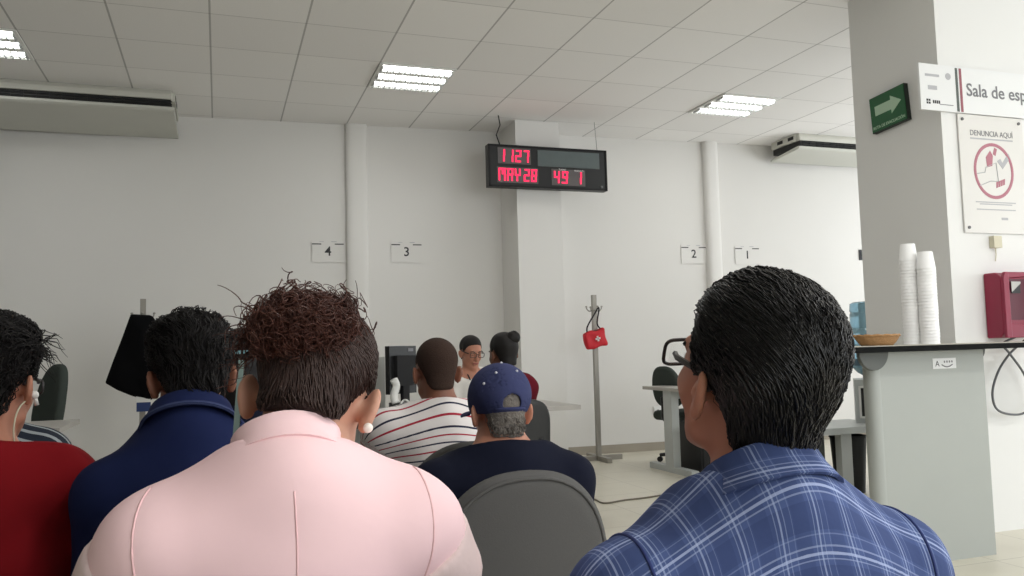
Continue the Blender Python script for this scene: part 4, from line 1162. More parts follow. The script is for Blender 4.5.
def H2W(B, p):  return B.Hc + B.R @ (np.array(p, float) * B.hs)
def hairline(q, pts):
    ys = [p[0] for p in pts]; zs = [p[1] for p in pts]
    return np.interp(q[:, 1], ys, zs)
SHORT = ((-.12, -.070), (-.075, -.066), (-.052, -.040), (-.035, .000), (-.012, .036), (.018, .028), (.030, .045), (.055, .078), (.085, .088), (.12, .092))
def hair_fn(B, thick, line=SHORT, top=0.0, side=1.0):
    def fn(P):
        q = B.headq(P)
        h = thick * np.clip(.35 + 6 * (q[:, 2] - hairline(q, line)), .15, 1) * side + top * np.clip((q[:, 2] - .04) / .08, 0, 1)
        d = smin(el(q, (0, -.014, .046), (.075, .097, .082)), el(q, (0, .030, -.012), (.063, .066, .092)), .03)
        nk = rc(q, (0, -.045, .0), (0, -.040, -.10), .054, .052)
        d = smin(d, nk, .02) - h
        return smax(d, (hairline(q, line) - q[:, 2]) * .8, .008) * B.hs
    return fn
def hair_cap(B, name, m, thick, line=SHORT, top=0.0, res=.006, bump=None):
    fn = hair_fn(B, thick, line, top)
    g = fn if bump is None else (lambda P: fn(P) + bump(P))
    sdf_obj(name, g, B.Hc - .19, B.Hc + .19, res, m, B.root, B.org)
    return fn
def comb(B, fn, name, m, n, steps, length, flow, r0, r1, keep, lift=.003, jitter=.25, seed=1, wave=0.0, clump=0):
    """Strands that start on the scalp and follow the flow direction (head frame) along the surface."""
    g = np.random.default_rng(seed)
    P = B.Hc + (g.random((n * 8, 3)) - .5) * .30
    P = P[np.abs(fn(P)) < .03]; P = project(fn, P, 0, 3)
    q = B.headq(P); P = P[keep(q)][:n]
    path = [P.copy()]; ph = g.random((len(P), 1)) * 6.28
    jit = g.normal(0, jitter, (len(P), 3)); ln = (length * (.6 + .7 * g.random((len(P), 1)))) / steps
    for k in range(steps):
        q = B.headq(P); d = flow(q) + jit + (wave * np.sin(ph + k * .9) * np.array((1, 0, .4)))
        d = d @ B.R.T; nrm = grad(fn, P)
        d = d - nrm * (d * nrm).sum(1, keepdims=True); d /= np.linalg.norm(d, axis=1, keepdims=True) + 1e-9
        P = P + d * ln; lv = lift * (math.sin(PI * (k + 1) / (steps + .5)) * .9 + .25) * (.4 + 1.2 * g.random((len(P), 1)))
        P = P - nrm * (fn(P)[:, None] - lv)
        path.append(P.copy())
    A_ = np.stack(path, 1)
    if clump:
        gi = g.permutation(len(A_))[:clump]
        near = np.concatenate([((A_[k:k + 400, None, 0] - A_[None, gi, 0]) ** 2).sum(2).argmin(1) for k in range(0, len(A_), 400)])
        wt = np.linspace(0, .72, A_.shape[1])[None, :, None]
        A_ = A_ + (A_[gi[near]] - A_) * wt
    return strands_mesh(name, A_, r0, r1, m, B.root, B.org)

def ring_collar(B, name, m, rad, stand, fold, drop, a0=-150, a1=150, tilt=0.0, thick=.004, squash=.92, flare=1.0, base=-.012, smoothn=28, parent=None):
    """Turned-down collar swept around the neck; angle 0 is the back of the neck."""
    ax = B.nax.copy(); ax = ax + B.f * tilt; ax /= np.linalg.norm(ax)
    rr = B.r - ax * (B.r @ ax); rr /= np.linalg.norm(rr); ff = np.cross(ax, rr)
    c = B.N + B.f * .016
    prof = [(-thick, base), (-thick * .6, stand * .5), (0, stand), (thick * 1.2, stand + .0035), (thick * 2.2, stand), (fold * .6, stand - drop * .45), (fold + .001, stand - drop), (fold - thick, stand - drop - .001), (fold * .5, stand - drop * .5), (thick * .6, stand * .45), (thick * .2, base)]
    bm = NB(); rings = []
    for a in np.linspace(math.radians(a0), math.radians(a1), smoothn):
        dirv = -ff * math.cos(a) * squash + rr * math.sin(a)
        t_ = abs(a) / PI
        lowr = .022 * t_ ** 1.5
        ring = [bm.verts.new(c + dirv * (rad + o_ * (1 + .5 * t_)) + ax * (h_ - lowr * flare)) for o_, h_ in prof]
        rings.append(ring)
    n = len(prof)
    for A_, B_ in zip(rings, rings[1:]):
        for k in range(n): bm.faces.new((A_[k], A_[(k + 1) % n], B_[(k + 1) % n], B_[k]))
    bm.faces.new(rings[0][::-1]); bm.faces.new(rings[-1])
    bmesh.ops.recalc_face_normals(bm, faces=bm.faces[:])
    bmesh.ops.translate(bm, vec=-Vector(B.org), verts=bm.verts[:])
    me_pts = np.array([v.co[:] for v in bm.verts]) + V3(B.org)
    o = obj(name, bm, m, parent or B.root, smooth=1.2)
    a = o.data.attributes.new('pat', 'FLOAT_VECTOR', 'POINT')
    x = me_pts - B.N
    a.data.foreach_set('vector', np.stack([x @ rr, x @ ax * 1.0 - .006, 0 * x[:, 0]], 1).astype(np.float32).ravel())
    return o

def seam(B, name, m, pts, r=.0022, parent=None, level=0.0):
    P = np.array([V3(p) for p in spline(pts, 10)]); P = project(B.top_fn, P, level, 5)
    bm = tube(NB(), [Vector(p) - Vector(B.org) for p in P], r, 6)
    return obj(name, bm, m, parent or B.shirt, smooth=True)

def glasses(B, m='frame_dark', w=.034, h=.019, z=.008, y=.112, temples=True, lens=True):
    """Rectangular glasses on the face; temples run back to the ears."""
    root_m = Matrix(np.vstack([np.hstack([B.R * B.hs, (B.Hc - V3(B.org))[:, None]]), [0, 0, 0, 1]]).tolist())
    bm = NB()
    for sx in (-1, 1):
        cx = sx * .034
        pts = []
        for a in np.linspace(0, 2 * PI, 25):
            ca, sa = math.cos(a), math.sin(a)
            pts.append((cx + .027 * math.copysign(abs(ca) ** .5, ca), y - .10 * (cx + .027 * ca) ** 2 * 8, z + .018 * math.copysign(abs(sa) ** .5, sa)))
        tube(bm, pts, .0026, 6, False)
        if temples: tube(bm, [(sx * .062, y - .03, z + .008), (sx * .073, y - .05, z + .010), (sx * .0785, .03, z + .012), (sx * .082, -.008, z + .014), (sx * .080, -.026, z - .004)], .0042, 6)
    tube(bm, [(-.010, y - .002, z + .004), (0, y + .002, z + .007), (.010, y - .002, z + .004)], .0022, 6)
    bmesh.ops.transform(bm, matrix=root_m, verts=bm.verts[:])
    g = obj('glasses', bm, m, B.root, smooth=1.0)
    if lens:
        for sx in (-1, 1):
            bm = NB(); boxc(bm, (sx * .034, y - .010, z), (.046, .0012, .030)); bmesh.ops.transform(bm, matrix=root_m, verts=bm.verts[:]); obj('lens', bm, 'lens', g)
    return g
def face_bits(B, lips=True, brow='hair_black', eye='eye_white'):
    bmm = Matrix(np.vstack([np.hstack([B.R * B.hs, (B.Hc - V3(B.org))[:, None]]), [0, 0, 0, 1]]).tolist())
    for sx in (-1, 1):
        bm = NB(); bmesh.ops.create_uvsphere(bm, u_segments=14, v_segments=10, radius=.0118, matrix=Matrix.Translation((sx * .031, .0835, .008)))
        bmesh.ops.transform(bm, matrix=bmm, verts=bm.verts[:]); e = obj('eye', bm, eye, B.root, smooth=True)
        bm = NB(); bmesh.ops.create_uvsphere(bm, u_segments=10, v_segments=8, radius=.0055, matrix=Matrix.Translation((sx * .031, .0912, .006)))
        bmesh.ops.transform(bm, matrix=bmm, verts=bm.verts[:]); obj('iris', bm, 'eye_dark', e, smooth=True)
        bm = tube(NB(), [(sx * .014, .097, .028), (sx * .030, .095, .034), (sx * .048, .083, .029)], .0035, 6)
        bmesh.ops.transform(bm, matrix=bmm, verts=bm.verts[:]); obj('eyebrow', bm, brow, B.root, smooth=True)
    bm = tube(NB(), [(-.022, .094, -.062), (-.008, .1015, -.0605), (0, .102, -.062), (.008, .1015, -.0605), (.022, .094, -.062)], .0042, 8)
    bmesh.ops.transform(bm, matrix=bmm, verts=bm.verts[:]); obj('lips', bm, 'lip', B.root, smooth=True)

def chair_for(B, label, back=.0, rz=None):
    global WAIT
    loc = (B.HP[0] - B.f[0] * back, B.HP[1] - B.f[1] * back, 0); rz_ = math.atan2(-B.f[0], B.f[1]) if rz is None else rz
    if WAIT is None:
        WAIT = make_waiting_chair(label); WAIT.location = loc; WAIT.rotation_euler = (0, 0, rz_); return WAIT
    return dup(WAIT, loc, rz_, label)
WAIT = None
D2R = math.radians

# ---- man in the blue plaid shirt, right foreground
Hp = at(748, 384, 1.04)
B = person('man in a blue plaid shirt with glasses and combed black hair, seated on the right', Hp, (D2R(4), D2R(19), D2R(0)), below(Hp, .052, .122, -.010), face=0,
           width=.97, bulk=1.06, skin='skin_tan', lower='trouser_jean', top='plaid', top_name='plaid_shirt', sleeve=.95, res=.0042, cres=.006, sleeve_fit=1.3, wr=.0022, neck_cut=.03, shr=.125, pat_slope=.55)
LINE = ((-.12, -.072), (-.075, -.068), (-.052, -.040), (-.035, .002), (-.016, .036), (.010, .022), (.028, .028), (.042, .070), (.075, .090), (.12, .096))
fn = hair_cap(B, 'hair', 'hair_scalp', .009, LINE, .010, .005)
flow = lambda q: np.stack([.06 + .25 * q[:, 0] * 8 * (q[:, 2] > .09), -np.clip(.30 + 7 * q[:, 2], .05, 1), -np.clip(1.0 - 8 * q[:, 2], .10, 1)], 1)
comb(B, fn, 'hair_strands', 'hair_black', 5200, 14, .14, flow, .0012, .0004, lambda q: (q[:, 2] > .015) & (q[:, 2] > hairline(q, LINE) + .012), .007, .06, 3, .03, 420)
comb(B, fn, 'hair_nape', 'hair_soft', 1300, 5, .024, lambda q: np.stack([0 * q[:, 0], -.3 + 0 * q[:, 0], -1 + 0 * q[:, 0]], 1), .0008, .0003, lambda q: (q[:, 2] <= .03) & (q[:, 2] > hairline(q, LINE) - .004), .002, .2, 4)
comb(B, fn, 'hair_grey_ends', 'hair_grey', 160, 5, .020, lambda q: np.stack([0 * q[:, 0], -.3 + 0 * q[:, 0], -1 + 0 * q[:, 0]], 1), .0007, .0003, lambda q: (q[:, 2] < -.02) & (q[:, 2] > hairline(q, LINE) - .004), .004, .25, 5)
glasses(B); face_bits(B)
ring_collar(B, 'collar', 'plaid', .066, .034, .022, .044, tilt=.10)
for sg, S_, E_ in ((-1, B.SL, B.EL), (1, B.SR, B.ER)):
    e = (E_ - S_) / np.linalg.norm(E_ - S_); c0 = S_ + e * .012 
    seam(B, 'sleeve_seam', 'plaid_seam', [c0 - B.f * .09 - B.up * .03, c0 - B.f * .05 + B.up * .045 , c0 + B.up * .08, c0 + B.f * .06 + B.up * .045], .0022)
chair_for(B, 'grey waiting chair under the man in the plaid shirt')
PLAID = B

# ---- woman in the pink blazer, left foreground, head bowed over her phone
Hk = at(311, 404, 1.10)
_n = below(Hk, .095, .062, -.036)
PHN = at(238, 408, 1.36)
OV = dict(EL=_n + np.array((-.245, .10, -.30)), ER=_n + np.array((.245, .10, -.30)), WL=V3(PHN) + np.array((-.024, -.01, -.165)), HLd=(.15, .15, 1.0), HLn=(1, .1, 0), sL=1, curlL=.75)
B = person('woman in a pink blazer with curly brown hair pinned up, head bowed', Hk, (D2R(-9), D2R(-40), D2R(11)), below(Hk, .095, .062, -.036), face=0, width=.77, bulk=1.04,
           skin='skin_fair', lower='trouser_dark', top='pink', top_name='pink_blazer', sleeve=.23, res=.0048, cres=.006, sleeve_fit=1.1, wr=.0018, neck_cut=.03, shr=.100,
           over=OV, head_scale=.93)
UPDO = ((-.12, -.070), (-.075, -.072), (-.050, -.058), (-.030, -.010), (-.012, .034), (.012, .012), (.028, .028), (.055, .070), (.085, .085), (.12, .09))
fn = hair_cap(B, 'hair', 'hair_brown_scalp', .009, UPDO, .004, .005)
BUN = B.R.T @ np.array((-.010, -.032, .098)) / B.hs
flow = lambda q: (BUN - q) / (np.linalg.norm(BUN - q, axis=1, keepdims=True) + 1e-6)
comb(B, fn, 'hair_swept_up', 'hair_brown', 2600, 10, .12, flow, .0011, .0006, lambda q: (q[:, 2] > hairline(q, UPDO)), .002, .10, 6)
# the pile of curls
g = np.random.default_rng(5)
def bun_fn(P):
    q = B.headq(P); d = el(P - B.Hc, B.R @ BUN * B.hs, (.048, .042, .027))
    return d + .008 * np.sin(q[:, 0] * 95 + 3 * np.sin(q[:, 1] * 60)) * np.cos(q[:, 2] * 100 + q[:, 1] * 80)
sdf_obj('hair_bun', bun_fn, B.Hc - .26, B.Hc + .26, .005, 'hair_curl', B.root, B.org)
paths = []
for i in range(1500):
    th = g.random() * 2 * PI; ph = math.acos(1 - 1.9 * g.random()); dr = np.array((math.sin(ph) * math.cos(th), math.sin(ph) * math.sin(th), math.cos(ph)))
    b0 = BUN + B.R.T @ (dr * np.array((.048, .042, .027))) / B.hs; dr = B.R.T @ dr; a = np.cross(dr, (.3, .5, .8)); a /= np.linalg.norm(a); b_ = np.cross(dr, a)
    L = .010 + .016 * g.random(); rad = .0045 + .006 * g.random(); tn = 1.5 + 1.5 * g.random(); p0 = g.random() * 6.28
    if g.random() < .07: L *= 1.8
    tl = a * g.normal(0, .9) + b_ * g.normal(0, .9)
    t = np.linspace(0, 1, 22)[:, None]
    paths.append(b0 + dr * L * np.sin(t * 2.4) + tl * .022 * t + rad * np.minimum(1, t * 4) * (a * np.cos(p0 + tn * 2 * PI * t) + b_ * np.sin(p0 + tn * 2 * PI * t)))
paths = np.array(paths); W_ = B.Hc + (paths * B.hs) @ B.R.T
strands_mesh('hair_curls', W_, .0009, .0004, 'hair_curl', B.root, B.org, 4)
paths = []
for i in range(60):                                   # loose wisps on the left and on top
    lf = g.random() < .7
    b0 = np.array((-.066, -.03, .065 + .055 * g.random())) if lf else np.array((-.06 + .1 * g.random(), -.03, .125))
    L = (.020 if lf else .010) + (.030 if lf else .012) * g.random(); p0 = g.random() * 6.28
    t = np.linspace(0, 1, 18)[:, None]; dr = np.array((-1 if lf else g.normal(0, .5), g.normal(0, .4), g.normal(0, .5) + (0 if lf else .8)))
    b0 = B.R.T @ b0 / B.hs; wv = .007 * np.hstack([np.cos(p0 + 9 * t), np.sin(p0 + 9 * t), np.sin(p0 + 8 * t)]) * t
    paths.append(b0 + ((dr * L * t + np.array((0, 0, -.02)) * t * t + wv) @ B.R) / B.hs)
W_ = B.Hc + (np.array(paths) * B.hs) @ B.R.T
strands_mesh('hair_wisps', W_, .0009, .0004, 'hair_curl', B.root, B.org, 3)
p = H2W(B, (.088, -.016, -.040)) - V3(B.org)
bm = NB(); bmesh.ops.create_uvsphere(bm, u_segments=16, v_segments=12, radius=.0065, matrix=Matrix.Translation(p)); e = obj('earring', bm, 'pearl', B.root, smooth=True); e['label'] = 'round pearl earring'
face_bits(B, brow='hair_brown')
ring_collar(B, 'collar', 'pink', .052, .036, .016, .034, tilt=.22, thick=.005)
seam(B, 'back_seam', 'pink_seam', [B.N - B.f * .09 - B.up * .02, B.N - B.f * .12 - B.up * .15, B.N - B.f * .14 - B.up * .33], .0010)
for sg, S_, E_, W2 in ((-1, B.SL, B.EL, B.WL), (1, B.SR, B.ER, B.WR)):
    e = (E_ - S_) / np.linalg.norm(E_ - S_); c0 = S_ + e * .005
    seam(B, 'sleeve_seam', 'pink_seam', [c0 - B.f * .09 - B.up * .09 + B.r * sg * .012, c0 - B.f * .07 - B.up * .02 + B.r * sg * .014, c0 - B.f * .01 + B.up * .08 + B.r * sg * .010], .0014)
    # turned back cuff
    L = np.linalg.norm(E_ - S_)
    def cuff_fn(P, S_=S_, E_=E_, e=e, L=L):
        t = (P - S_) @ e; d = rc(P, S_, E_, .050 + B.g * 1.35 + .008, .040 + B.g * 1.35 + .014)
        inner = rc(P, S_, E_, .050 + B.g * 1.0, .040 + B.g * 1.0)
        return smax(smax(d, np.abs(t - L * .225) - .034, .005), -inner, .003) + .0015 * np.sin(P[:, 2] * 70 + P[:, 0] * 40)
    sdf_obj('cuff', cuff_fn, np.minimum(S_, E_) - .12, np.maximum(S_, E_) + .12, .006, 'pink_lining', B.shirt, (0, 0, 0)).location = -Vector(B.org)
chair_for(B, 'grey waiting chair under the woman in the pink blazer')
PINK = B

# ---- smartphone in her left hand
t = thing('smartphone', 'smartphone held up in the hand of the woman in pink', 'phone', PHN); t.rotation_euler = (D2R(-12), D2R(4), D2R(-2))
obj('case', box(NB(), (-.0045, -.036, -.075), (.0045, .036, .075)), 'phone_edge', t, bevel=.003)
obj('screen', box(NB(), (.0042, -.033, -.071), (.0052, .033, .071)), 'phone_glass', t)
obj('rear_lens', box(NB(), (-.0056, .012, .045), (-.0042, .030, .065)), 'phone_glass', t)

# ---- big man in the navy polo shirt, left
Hq = at(192, 380, 1.82)
B = person('man in a navy polo shirt, black hair, seated left of the pink blazer', Hq, (D2R(8), D2R(-22), D2R(-3)), below(Hq, .085, .080, .0), width=.80, bulk=1.22,
           skin='skin_brown', top='navy_polo', top_name='polo_shirt', sleeve=.7, res=.006, cres=.009, sleeve_fit=1.25, wr=.003, shr=.150, neck_cut=.03, kf=.31)
fn = hair_cap(B, 'hair', 'hair_scalp', .016, SHORT, .014, .006)
comb(B, fn, 'hair_strands', 'hair_soft', 1500, 7, .045, lambda q: np.stack([.3 * np.sin(q[:, 2] * 90), -np.clip(.2 + 6 * q[:, 2], .05, 1), -np.clip(1 - 7 * q[:, 2], .1, 1)], 1), .0012, .0004, lambda q: q[:, 2] > hairline(q, SHORT), .006, .22, 8, 0, 160)
face_bits(B)
c = ring_collar(B, 'collar', 'navy_polo', .070, .030, .024, .042, tilt=.2)
ring_collar(B, 'collar_edge', 'polo_edge', .0965, -.010, .001, .003, tilt=.2, thick=.0012, base=-.013)
chair_for(B, 'grey waiting chair under the man in the navy polo shirt', back=.06)

# ---- person in red, cut by the left photo edge
Hr = at(-8, 388, 1.78)
B = person('person in a red top with white earphone, cut by the left photo edge', Hr, (D2R(-14), D2R(-6), D2R(0)), below(Hr, .055, .135, .0), width=.80, bulk=1.0,
           skin='skin_tan', top='red_cloth', top_name='red_top', long_sleeve=True, res=.0055, cres=.008, sleeve_fit=1.3, wr=.003, shr=.075, neck_cut=.02, kf=.34)
fn = hair_cap(B, 'hair', 'hair_scalp', .014, SHORT, .026, .006)
comb(B, fn, 'hair_strands', 'hair_soft', 1400, 9, .06, lambda q: np.stack([.5 * np.sin(q[:, 1] * 80 + q[:, 2] * 40), -np.clip(.2 + 4 * q[:, 2], .05, .6), -np.clip(.6 - 5 * q[:, 2], -.2, 1)], 1), .0013, .0004, lambda q: q[:, 2] > hairline(q, SHORT), .007, .25, 9, .4, 160)
g = np.random.default_rng(12); paths = []
for i in range(60):
    b0 = np.array((.02 + .05 * g.random(), .05 + .05 * g.random(), .075 + .05 * g.random())); t = np.linspace(0, 1, 14)[:, None]; p0 = g.random() * 6.28
    dr = np.array((.6, .7, .3 + .4 * g.normal())); L = .03 + .03 * g.random()
    paths.append(b0 + dr * L * t + np.array((0, 0, -.03)) * t * t + .009 * t * np.hstack([np.cos(p0 + 6 * t), np.sin(p0 + 6 * t), np.sin(p0 + 5 * t)]))
W_ = B.Hc + (np.array(paths) * B.hs) @ B.R.T
strands_mesh('hair_fringe', W_, .0016, .0005, 'hair_soft', B.root, B.org, 3)
glasses(B, lens=False); face_bits(B)
p = H2W(B, (.090, .004, -.018)) - V3(B.org)
bm = NB(); bmesh.ops.create_uvsphere(bm, u_segments=12, v_segments=10, radius=.009, matrix=Matrix.Translation(p)); tube(bm, [p, p + np.array((.004, .006, -.022))], .0045, 8)
obj('earphone', bm, 'white_plastic', B.root, smooth=True)['label'] = 'white earphone'
q0 = H2W(B, (.074, -.030, -.05)) - V3(B.org); q1 = H2W(B, (.07, -.035, -.11)) - V3(B.org)
obj('earphone_lead', tube(NB(), spline([p, q0, q1, B.N - V3(B.org) + np.array((.06, .05, -.04))], 5), .0018, 6), 'beige', B.root, smooth=True)
chair_for(B, 'grey waiting chair under the person in red', back=.02).location.x -= .12

# ---- person in navy and white stripes beyond the red one
Hs = at(-20, 398, 2.6)
B = person('person in a navy striped top seated beyond the person in red', Hs, (D2R(0), D2R(-15), 0), below(Hs, .07, .11, .0), width=1.05, bulk=1.1,
           skin='skin_tan', top='sailor', top_name='striped_top', sleeve=.75, res=.009, cres=.011, sleeve_fit=1.3, wr=.003, shr=.07)
fn = hair_cap(B, 'hair', 'hair_scalp', .014, SHORT, .01, .008); face_bits(B)
chair_for(B, 'grey waiting chair under the person in stripes at the left')

# ---- dark haired person mostly hidden behind the navy polo shirt
Hh = at(241, 374, 2.65)
B = person('dark haired person with a pale hair clip, between the polo man and the pink blazer', Hh, (D2R(4), D2R(-12), 0), below(Hh, .06, .12, .0), width=.9, bulk=1.0,
           skin='skin_tan', top='navy_tee', top_name='dark_top', sleeve=.6, res=.009, cres=.012, wr=.002)
LONG = ((-.12, -.13), (-.06, -.13), (-.03, -.12), (-.005, -.04), (.012, .03), (.028, .045), (.055, .078), (.085, .088), (.12, .092))
fn = hair_cap(B, 'hair', 'hair_soft', .018, LONG, .006, .007)
c0 = H2W(B, (.0, -.135, .045)) - V3(B.org)
obj('hair_clip', boxc(NB(), c0, (.075, .012, .010)), 'clip', B.root, bevel=.003)['label'] = 'pale blue hair clip'
face_bits(B)
chair_for(B, 'grey waiting chair under the person with the hair clip')

# ---- man in the striped tee shirt
Ht = at(436, 373, 3.0)
B = person('man with cropped hair in a white tee with red and dark stripes', Ht, (D2R(2), D2R(-4), 0), below(Ht, .05, .125, .012), width=1.12, bulk=1.2,
           skin='skin_brown', lower='trouser_jean', top='tee', top_name='striped_tee', sleeve=.72, res=.0075, cres=.009, sleeve_fit=1.5, wr=.003, shr=.075, neck_cut=.03, pat_slope=.5)
fn = hair_cap(B, 'hair', 'hair_buzz', .005, SHORT, .0, .006); face_bits(B)
ring_collar(B, 'neckband', 'white_cloth', .064, .006, .004, .010, tilt=.3, thick=.003)
chair_for(B, 'grey waiting chair behind the man in the striped tee', back=.07)

# ---- older man with the navy cap
Hv = at(500, 412, 2.40)
B = person('grey haired man in a navy baseball cap and dark tee, centre', Hv, (D2R(0), D2R(-4), D2R(0)), below(Hv, .055, .118, -.004), width=1.08, bulk=1.1,
           skin='skin_tan', lower='trouser_dark', top='navy_tee', top_name='navy_tee', sleeve=.75, res=.006, cres=.008, sleeve_fit=1.5, wr=.0025, shr=.085, neck_cut=.03, kf=.29)
fn = hair_cap(B, 'hair', 'hair_grey', .005, SHORT, .0, .006)
comb(B, fn, 'hair_strands', 'hair_grey', 700, 5, .022, lambda q: np.stack([.4 * np.sin(q[:, 2] * 120), -.3 + 0 * q[:, 0], -1 + 0 * q[:, 0]], 1), .0012, .0005, lambda q: (q[:, 2] < -.012) & (q[:, 2] > hairline(q, SHORT) - .004), .004, .4, 15)
face_bits(B, brow='hair_grey')
def cap_fn(P):
    q = B.headq(P)
    o_ = smin(el(q, (0, -.010, .052), (.092, .115, .096)), el(q, (0, .030, .03), (.082, .084, .102)), .03)
    d = smax(o_, -(o_ + .007), .002)
    d = smax(d, (-.004 - q[:, 2]), .003)
    arch = np.sqrt((q[:, 0] / .027) ** 2 + (np.maximum(q[:, 2] - .024, 0) / .026) ** 2) - 1
    hole = np.maximum(np.maximum(arch * .03, q[:, 1] + .03), .014 - q[:, 2])
    return smax(d, -hole, .003) * B.hs
capo = sdf_obj('baseball_cap', cap_fn, B.Hc - .17, B.Hc + .19, .0045, 'cap_navy', B.root, B.org)
bmm = Matrix(np.vstack([np.hstack([B.R * B.hs, (B.Hc - V3(B.org))[:, None]]), [0, 0, 0, 1]]).tolist())
bm = NB(); rows = []
for k in range(13):
    a = math.radians(-75 + 150 * k / 12); rows.append([bm.verts.new((.084 * math.sin(a) * rr_, .02 + .095 * math.cos(a) * (1 + (rr_ - 1) * 2.6), .016 - .030 * abs(math.sin(a)) ** 2 * .6 - (rr_ - 1) * .02 + zz)) for rr_, zz in ((1.0, 0), (1.15, 0), (1.3, 0), (1.3, -.005), (1.15, -.005), (1.0, -.005))])
for A_, B_ in zip(rows, rows[1:]):
    for k in range(6): bm.faces.new((A_[k], A_[(k + 1) % 6], B_[(k + 1) % 6], B_[k]))
bm.faces.new(rows[0][::-1]); bm.faces.new(rows[-1]); bmesh.ops.recalc_face_normals(bm, faces=bm.faces[:]); bmesh.ops.transform(bm, matrix=bmm, verts=bm.verts[:]); obj('brim', bm, 'cap_navy', capo, smooth=0.8)
def on_cap(x, z, back=True):
    y = -.010 - .115 * math.sqrt(max(0, 1 - (x / .092) ** 2 - ((z - .052) / .096) ** 2)); return (x, y - .001, z)
for x, z in ((-.070, .085), (-.035, .115), (.030, .118), (.0, .146)):
    bm = NB(); bmesh.ops.create_uvsphere(bm, u_segments=10, v_segments=8, radius=.0042, matrix=Matrix.Translation(on_cap(x, z))); bmesh.ops.transform(bm, matrix=bmm, verts=bm.verts[:])
    obj('eyelet', bm, 'cap_white', capo, smooth=True)
bm = tube(NB(), [on_cap(-.045 + .09 * i / 10, .008) for i in range(11)], .004, 6); bmesh.ops.transform(bm, matrix=bmm, verts=bm.verts[:]); obj('strap', bm, 'cap_navy', capo, smooth=True)
chair_for(B, 'large grey waiting chair back in the centre, behind the man with the cap', back=.10).location.x -= .085

# ---- desk clerk facing the room, and the client with a bun
Hd = at(471, 353, 6.25)
B = person('woman in a white blouse and glasses behind the desk, facing the camera', Hd, (PI + D2R(10), D2R(-14), 0), V3(Hd) + np.array((0, .05, -.125)), face=PI + D2R(10), width=.95, bulk=1.0,
           skin='skin_tan', top='white_cloth', top_name='blouse', sleeve=.9, res=.008, cres=.011, sleeve_fit=1.2, wr=.004, shr=.075, neck_cut=.005, neck_tilt=.65)
fn = hair_cap(B, 'hair', 'hair_soft', .012, UPDO, .0, .007); face_bits(B, eye='skin_tan'); glasses(B, lens=False)
ring_collar(B, 'collar', 'white_cloth', .060, .012, .026, .040, tilt=.4)
cc = [H2W(B, (sx * .045, .02, -.15)) - V3(B.org) for sx in (-1, 1)]
fr = B.N + B.f * .135 - B.up * .19 - V3(B.org)
obj('lanyard', tube(NB(), spline([cc[0], B.N + B.f * .10 - B.r * .05 - B.up * .06 - V3(B.org), B.N + B.f * .15 - B.up * .26 - V3(B.org), B.N + B.f * .10 + B.r * .05 - B.up * .06 - V3(B.org), cc[1]], 6), .005, 6), 'strap', B.root, smooth=True)
chair_for(B, 'grey waiting chair under the woman in the white blouse')
Hb = at(503, 355, 4.9)
B = person('woman with a black bun in a maroon top seated at the desk, seen from behind', Hb, (D2R(14), D2R(-4), 0), below(Hb, .05, .12), face=D2R(6), width=.72, bulk=.92,
           skin='skin_dark', top='maroon_cloth', top_name='maroon_top', sleeve=.6, res=.009, cres=.011, wr=.003, sleeve_fit=1.3)
fn = hair_cap(B, 'hair', 'hair_soft', .010, UPDO, .004, .007); face_bits(B)
sdf_obj('hair_bun', lambda P: (el(B.headq(P), (.024, -.090, .100), (.046, .040, .042)) + .003 * np.sin(P[:, 0] * 150) * np.sin(P[:, 2] * 170)) * B.hs, B.Hc - .2, B.Hc + .2, .008, 'hair_soft', B.root, B.org)
ring_collar(B, 'neckband', 'ink_grey', .062, .008, .005, .012, tilt=.3, thick=.003)
# dark visitor chair
vc = at(522, 425, 4.38)
t = thing('visitor_chair', 'black visitor chair at the middle desk, right of the navy cap', 'chair', (B.HP[0] - .07, B.HP[1] - .03, 0), D2R(-4))
def vback(P):
    x, y, z = P[:, 0], P[:, 1], P[:, 2]; yb = y + .22 + .10 * (z - .45) - .3 * x * x
    r_ = ((np.abs(x) / .235) ** 4 + (np.abs(z - .62) / .20) ** 4) ** .25
    return smax((r_ - 1) * .18, np.abs(yb) - .016, .02)
sdf_obj('backrest', vback, (-.3, -.4, .36), (.3, -.1, .86), .010, 'black_plastic', t)
sdf_obj('seat', lambda P: rbox(P, (0, 0, SEAT - .045), (.225, .22, .04), .035), (-.27, -.27, .28), (.27, .27, .44), .012, 'black_matte', t)
for sx in (-1, 1):
    for sy in (-1, 1): obj('leg', tube(NB(), [(sx * .20, sy * .18, SEAT - .07), (sx * .215, sy * .21, 0)], .011, 8), 'chair_metal', t, smooth=0.7)
    obj('back_post', tube(NB(), spline([(sx * .19, -.12, SEAT - .075), (sx * .19, -.22, SEAT - .04), (sx * .17, -.245, .60)], 5), .011, 8), 'chair_metal', t, smooth=True)

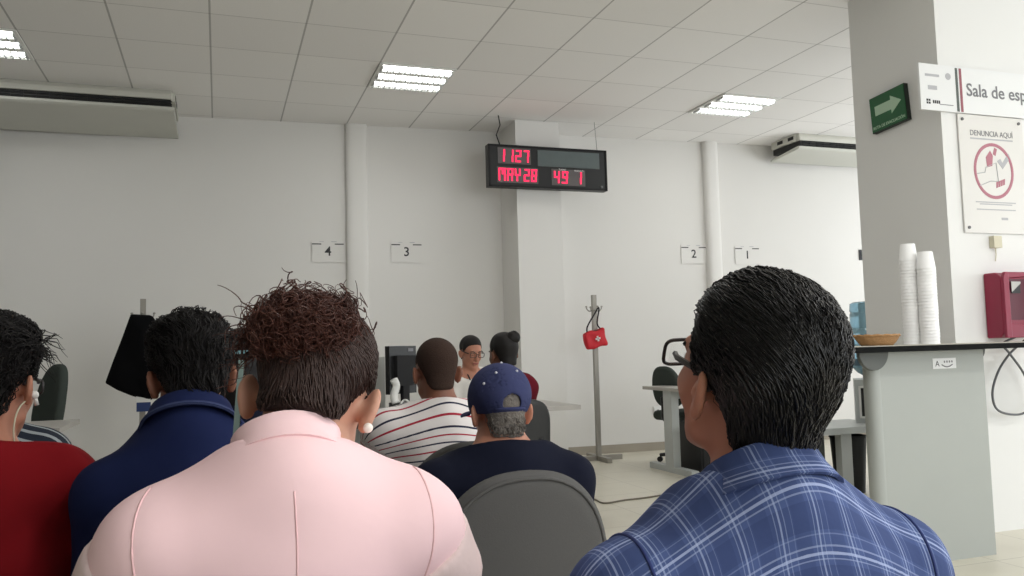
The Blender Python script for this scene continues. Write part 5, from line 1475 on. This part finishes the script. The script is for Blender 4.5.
# ---- office chairs behind the desks
def office_chair(loc, rz, m, label, H=1.06, w=.23):
    t = thing('office_chair', label, 'chair', loc, rz, 'office chairs')
    def ob(P):
        x, y, z = P[:, 0], P[:, 1], P[:, 2]; zc = (H + .52) / 2; hh = (H - .52) / 2
        yb = y + .22 + .14 * (z - .5) - .5 * x * x
        wd = w * (1 - .25 * np.clip((z - zc) / hh, 0, 1)); r_ = ((np.abs(x) / wd) ** 3 + (np.abs(z - zc) / hh) ** 3) ** (1 / 3)
        return smax((r_ - 1) * .2, np.abs(yb) - .032, .035)
    sdf_obj('backrest', ob, (-.3, -.5, .48), (.3, -.1, H + .06), .011, m, t)
    sdf_obj('seat', lambda P: rbox(P, (0, 0, .44), (.24, .235, .045), .04), (-.29, -.29, .36), (.29, .29, .52), .013, m, t)
    obj('back_bar', tube(NB(), spline([(0, -.05, .39), (0, -.27, .41), (0, -.285, .52), (0, -.29, .62)], 5), .022, 8), 'chair_metal', t, smooth=True)
    bm = NB(); lathe(bm, [(.028, .09), (.028, .25), (.019, .25), (.019, .40)], (0, 0, 0), 14); obj('column', bm, 'chair_metal', t, smooth=0.6)
    for k in range(5):
        a = 2 * PI * k / 5; d = Vector((math.cos(a), math.sin(a), 0))
        l = obj('base_arm', tube(NB(), [Vector((0, 0, .10)), d * .28 + Vector((0, 0, .065))], .024, 8, r2=.016), 'chair_metal', t, smooth=0.7)
        bm = NB(); lathe(bm, [(.026, -.014), (.026, .014)], d * .28 + Vector((0, 0, .0262)), 12, axis=Matrix.Rotation(a, 3, 'Z') @ Matrix.Rotation(PI / 2, 3, 'X')); obj('caster', bm, 'black_plastic', l, smooth=0.6)
    return t
c4 = at(3, 390, Y=6.0)
office_chair((c4.x, 6.15, 0), D2R(118), 'chair_grey_green', 'high backed dark grey office chair behind the far left desk', H=1.07)
c2 = at(676, 400, Y=6.85)
office_chair((c2.x + .12, 6.85, 0), D2R(-80), 'chair_grey_green', 'dark office chair behind the right desk, by the back wall', H=.90, w=.20)
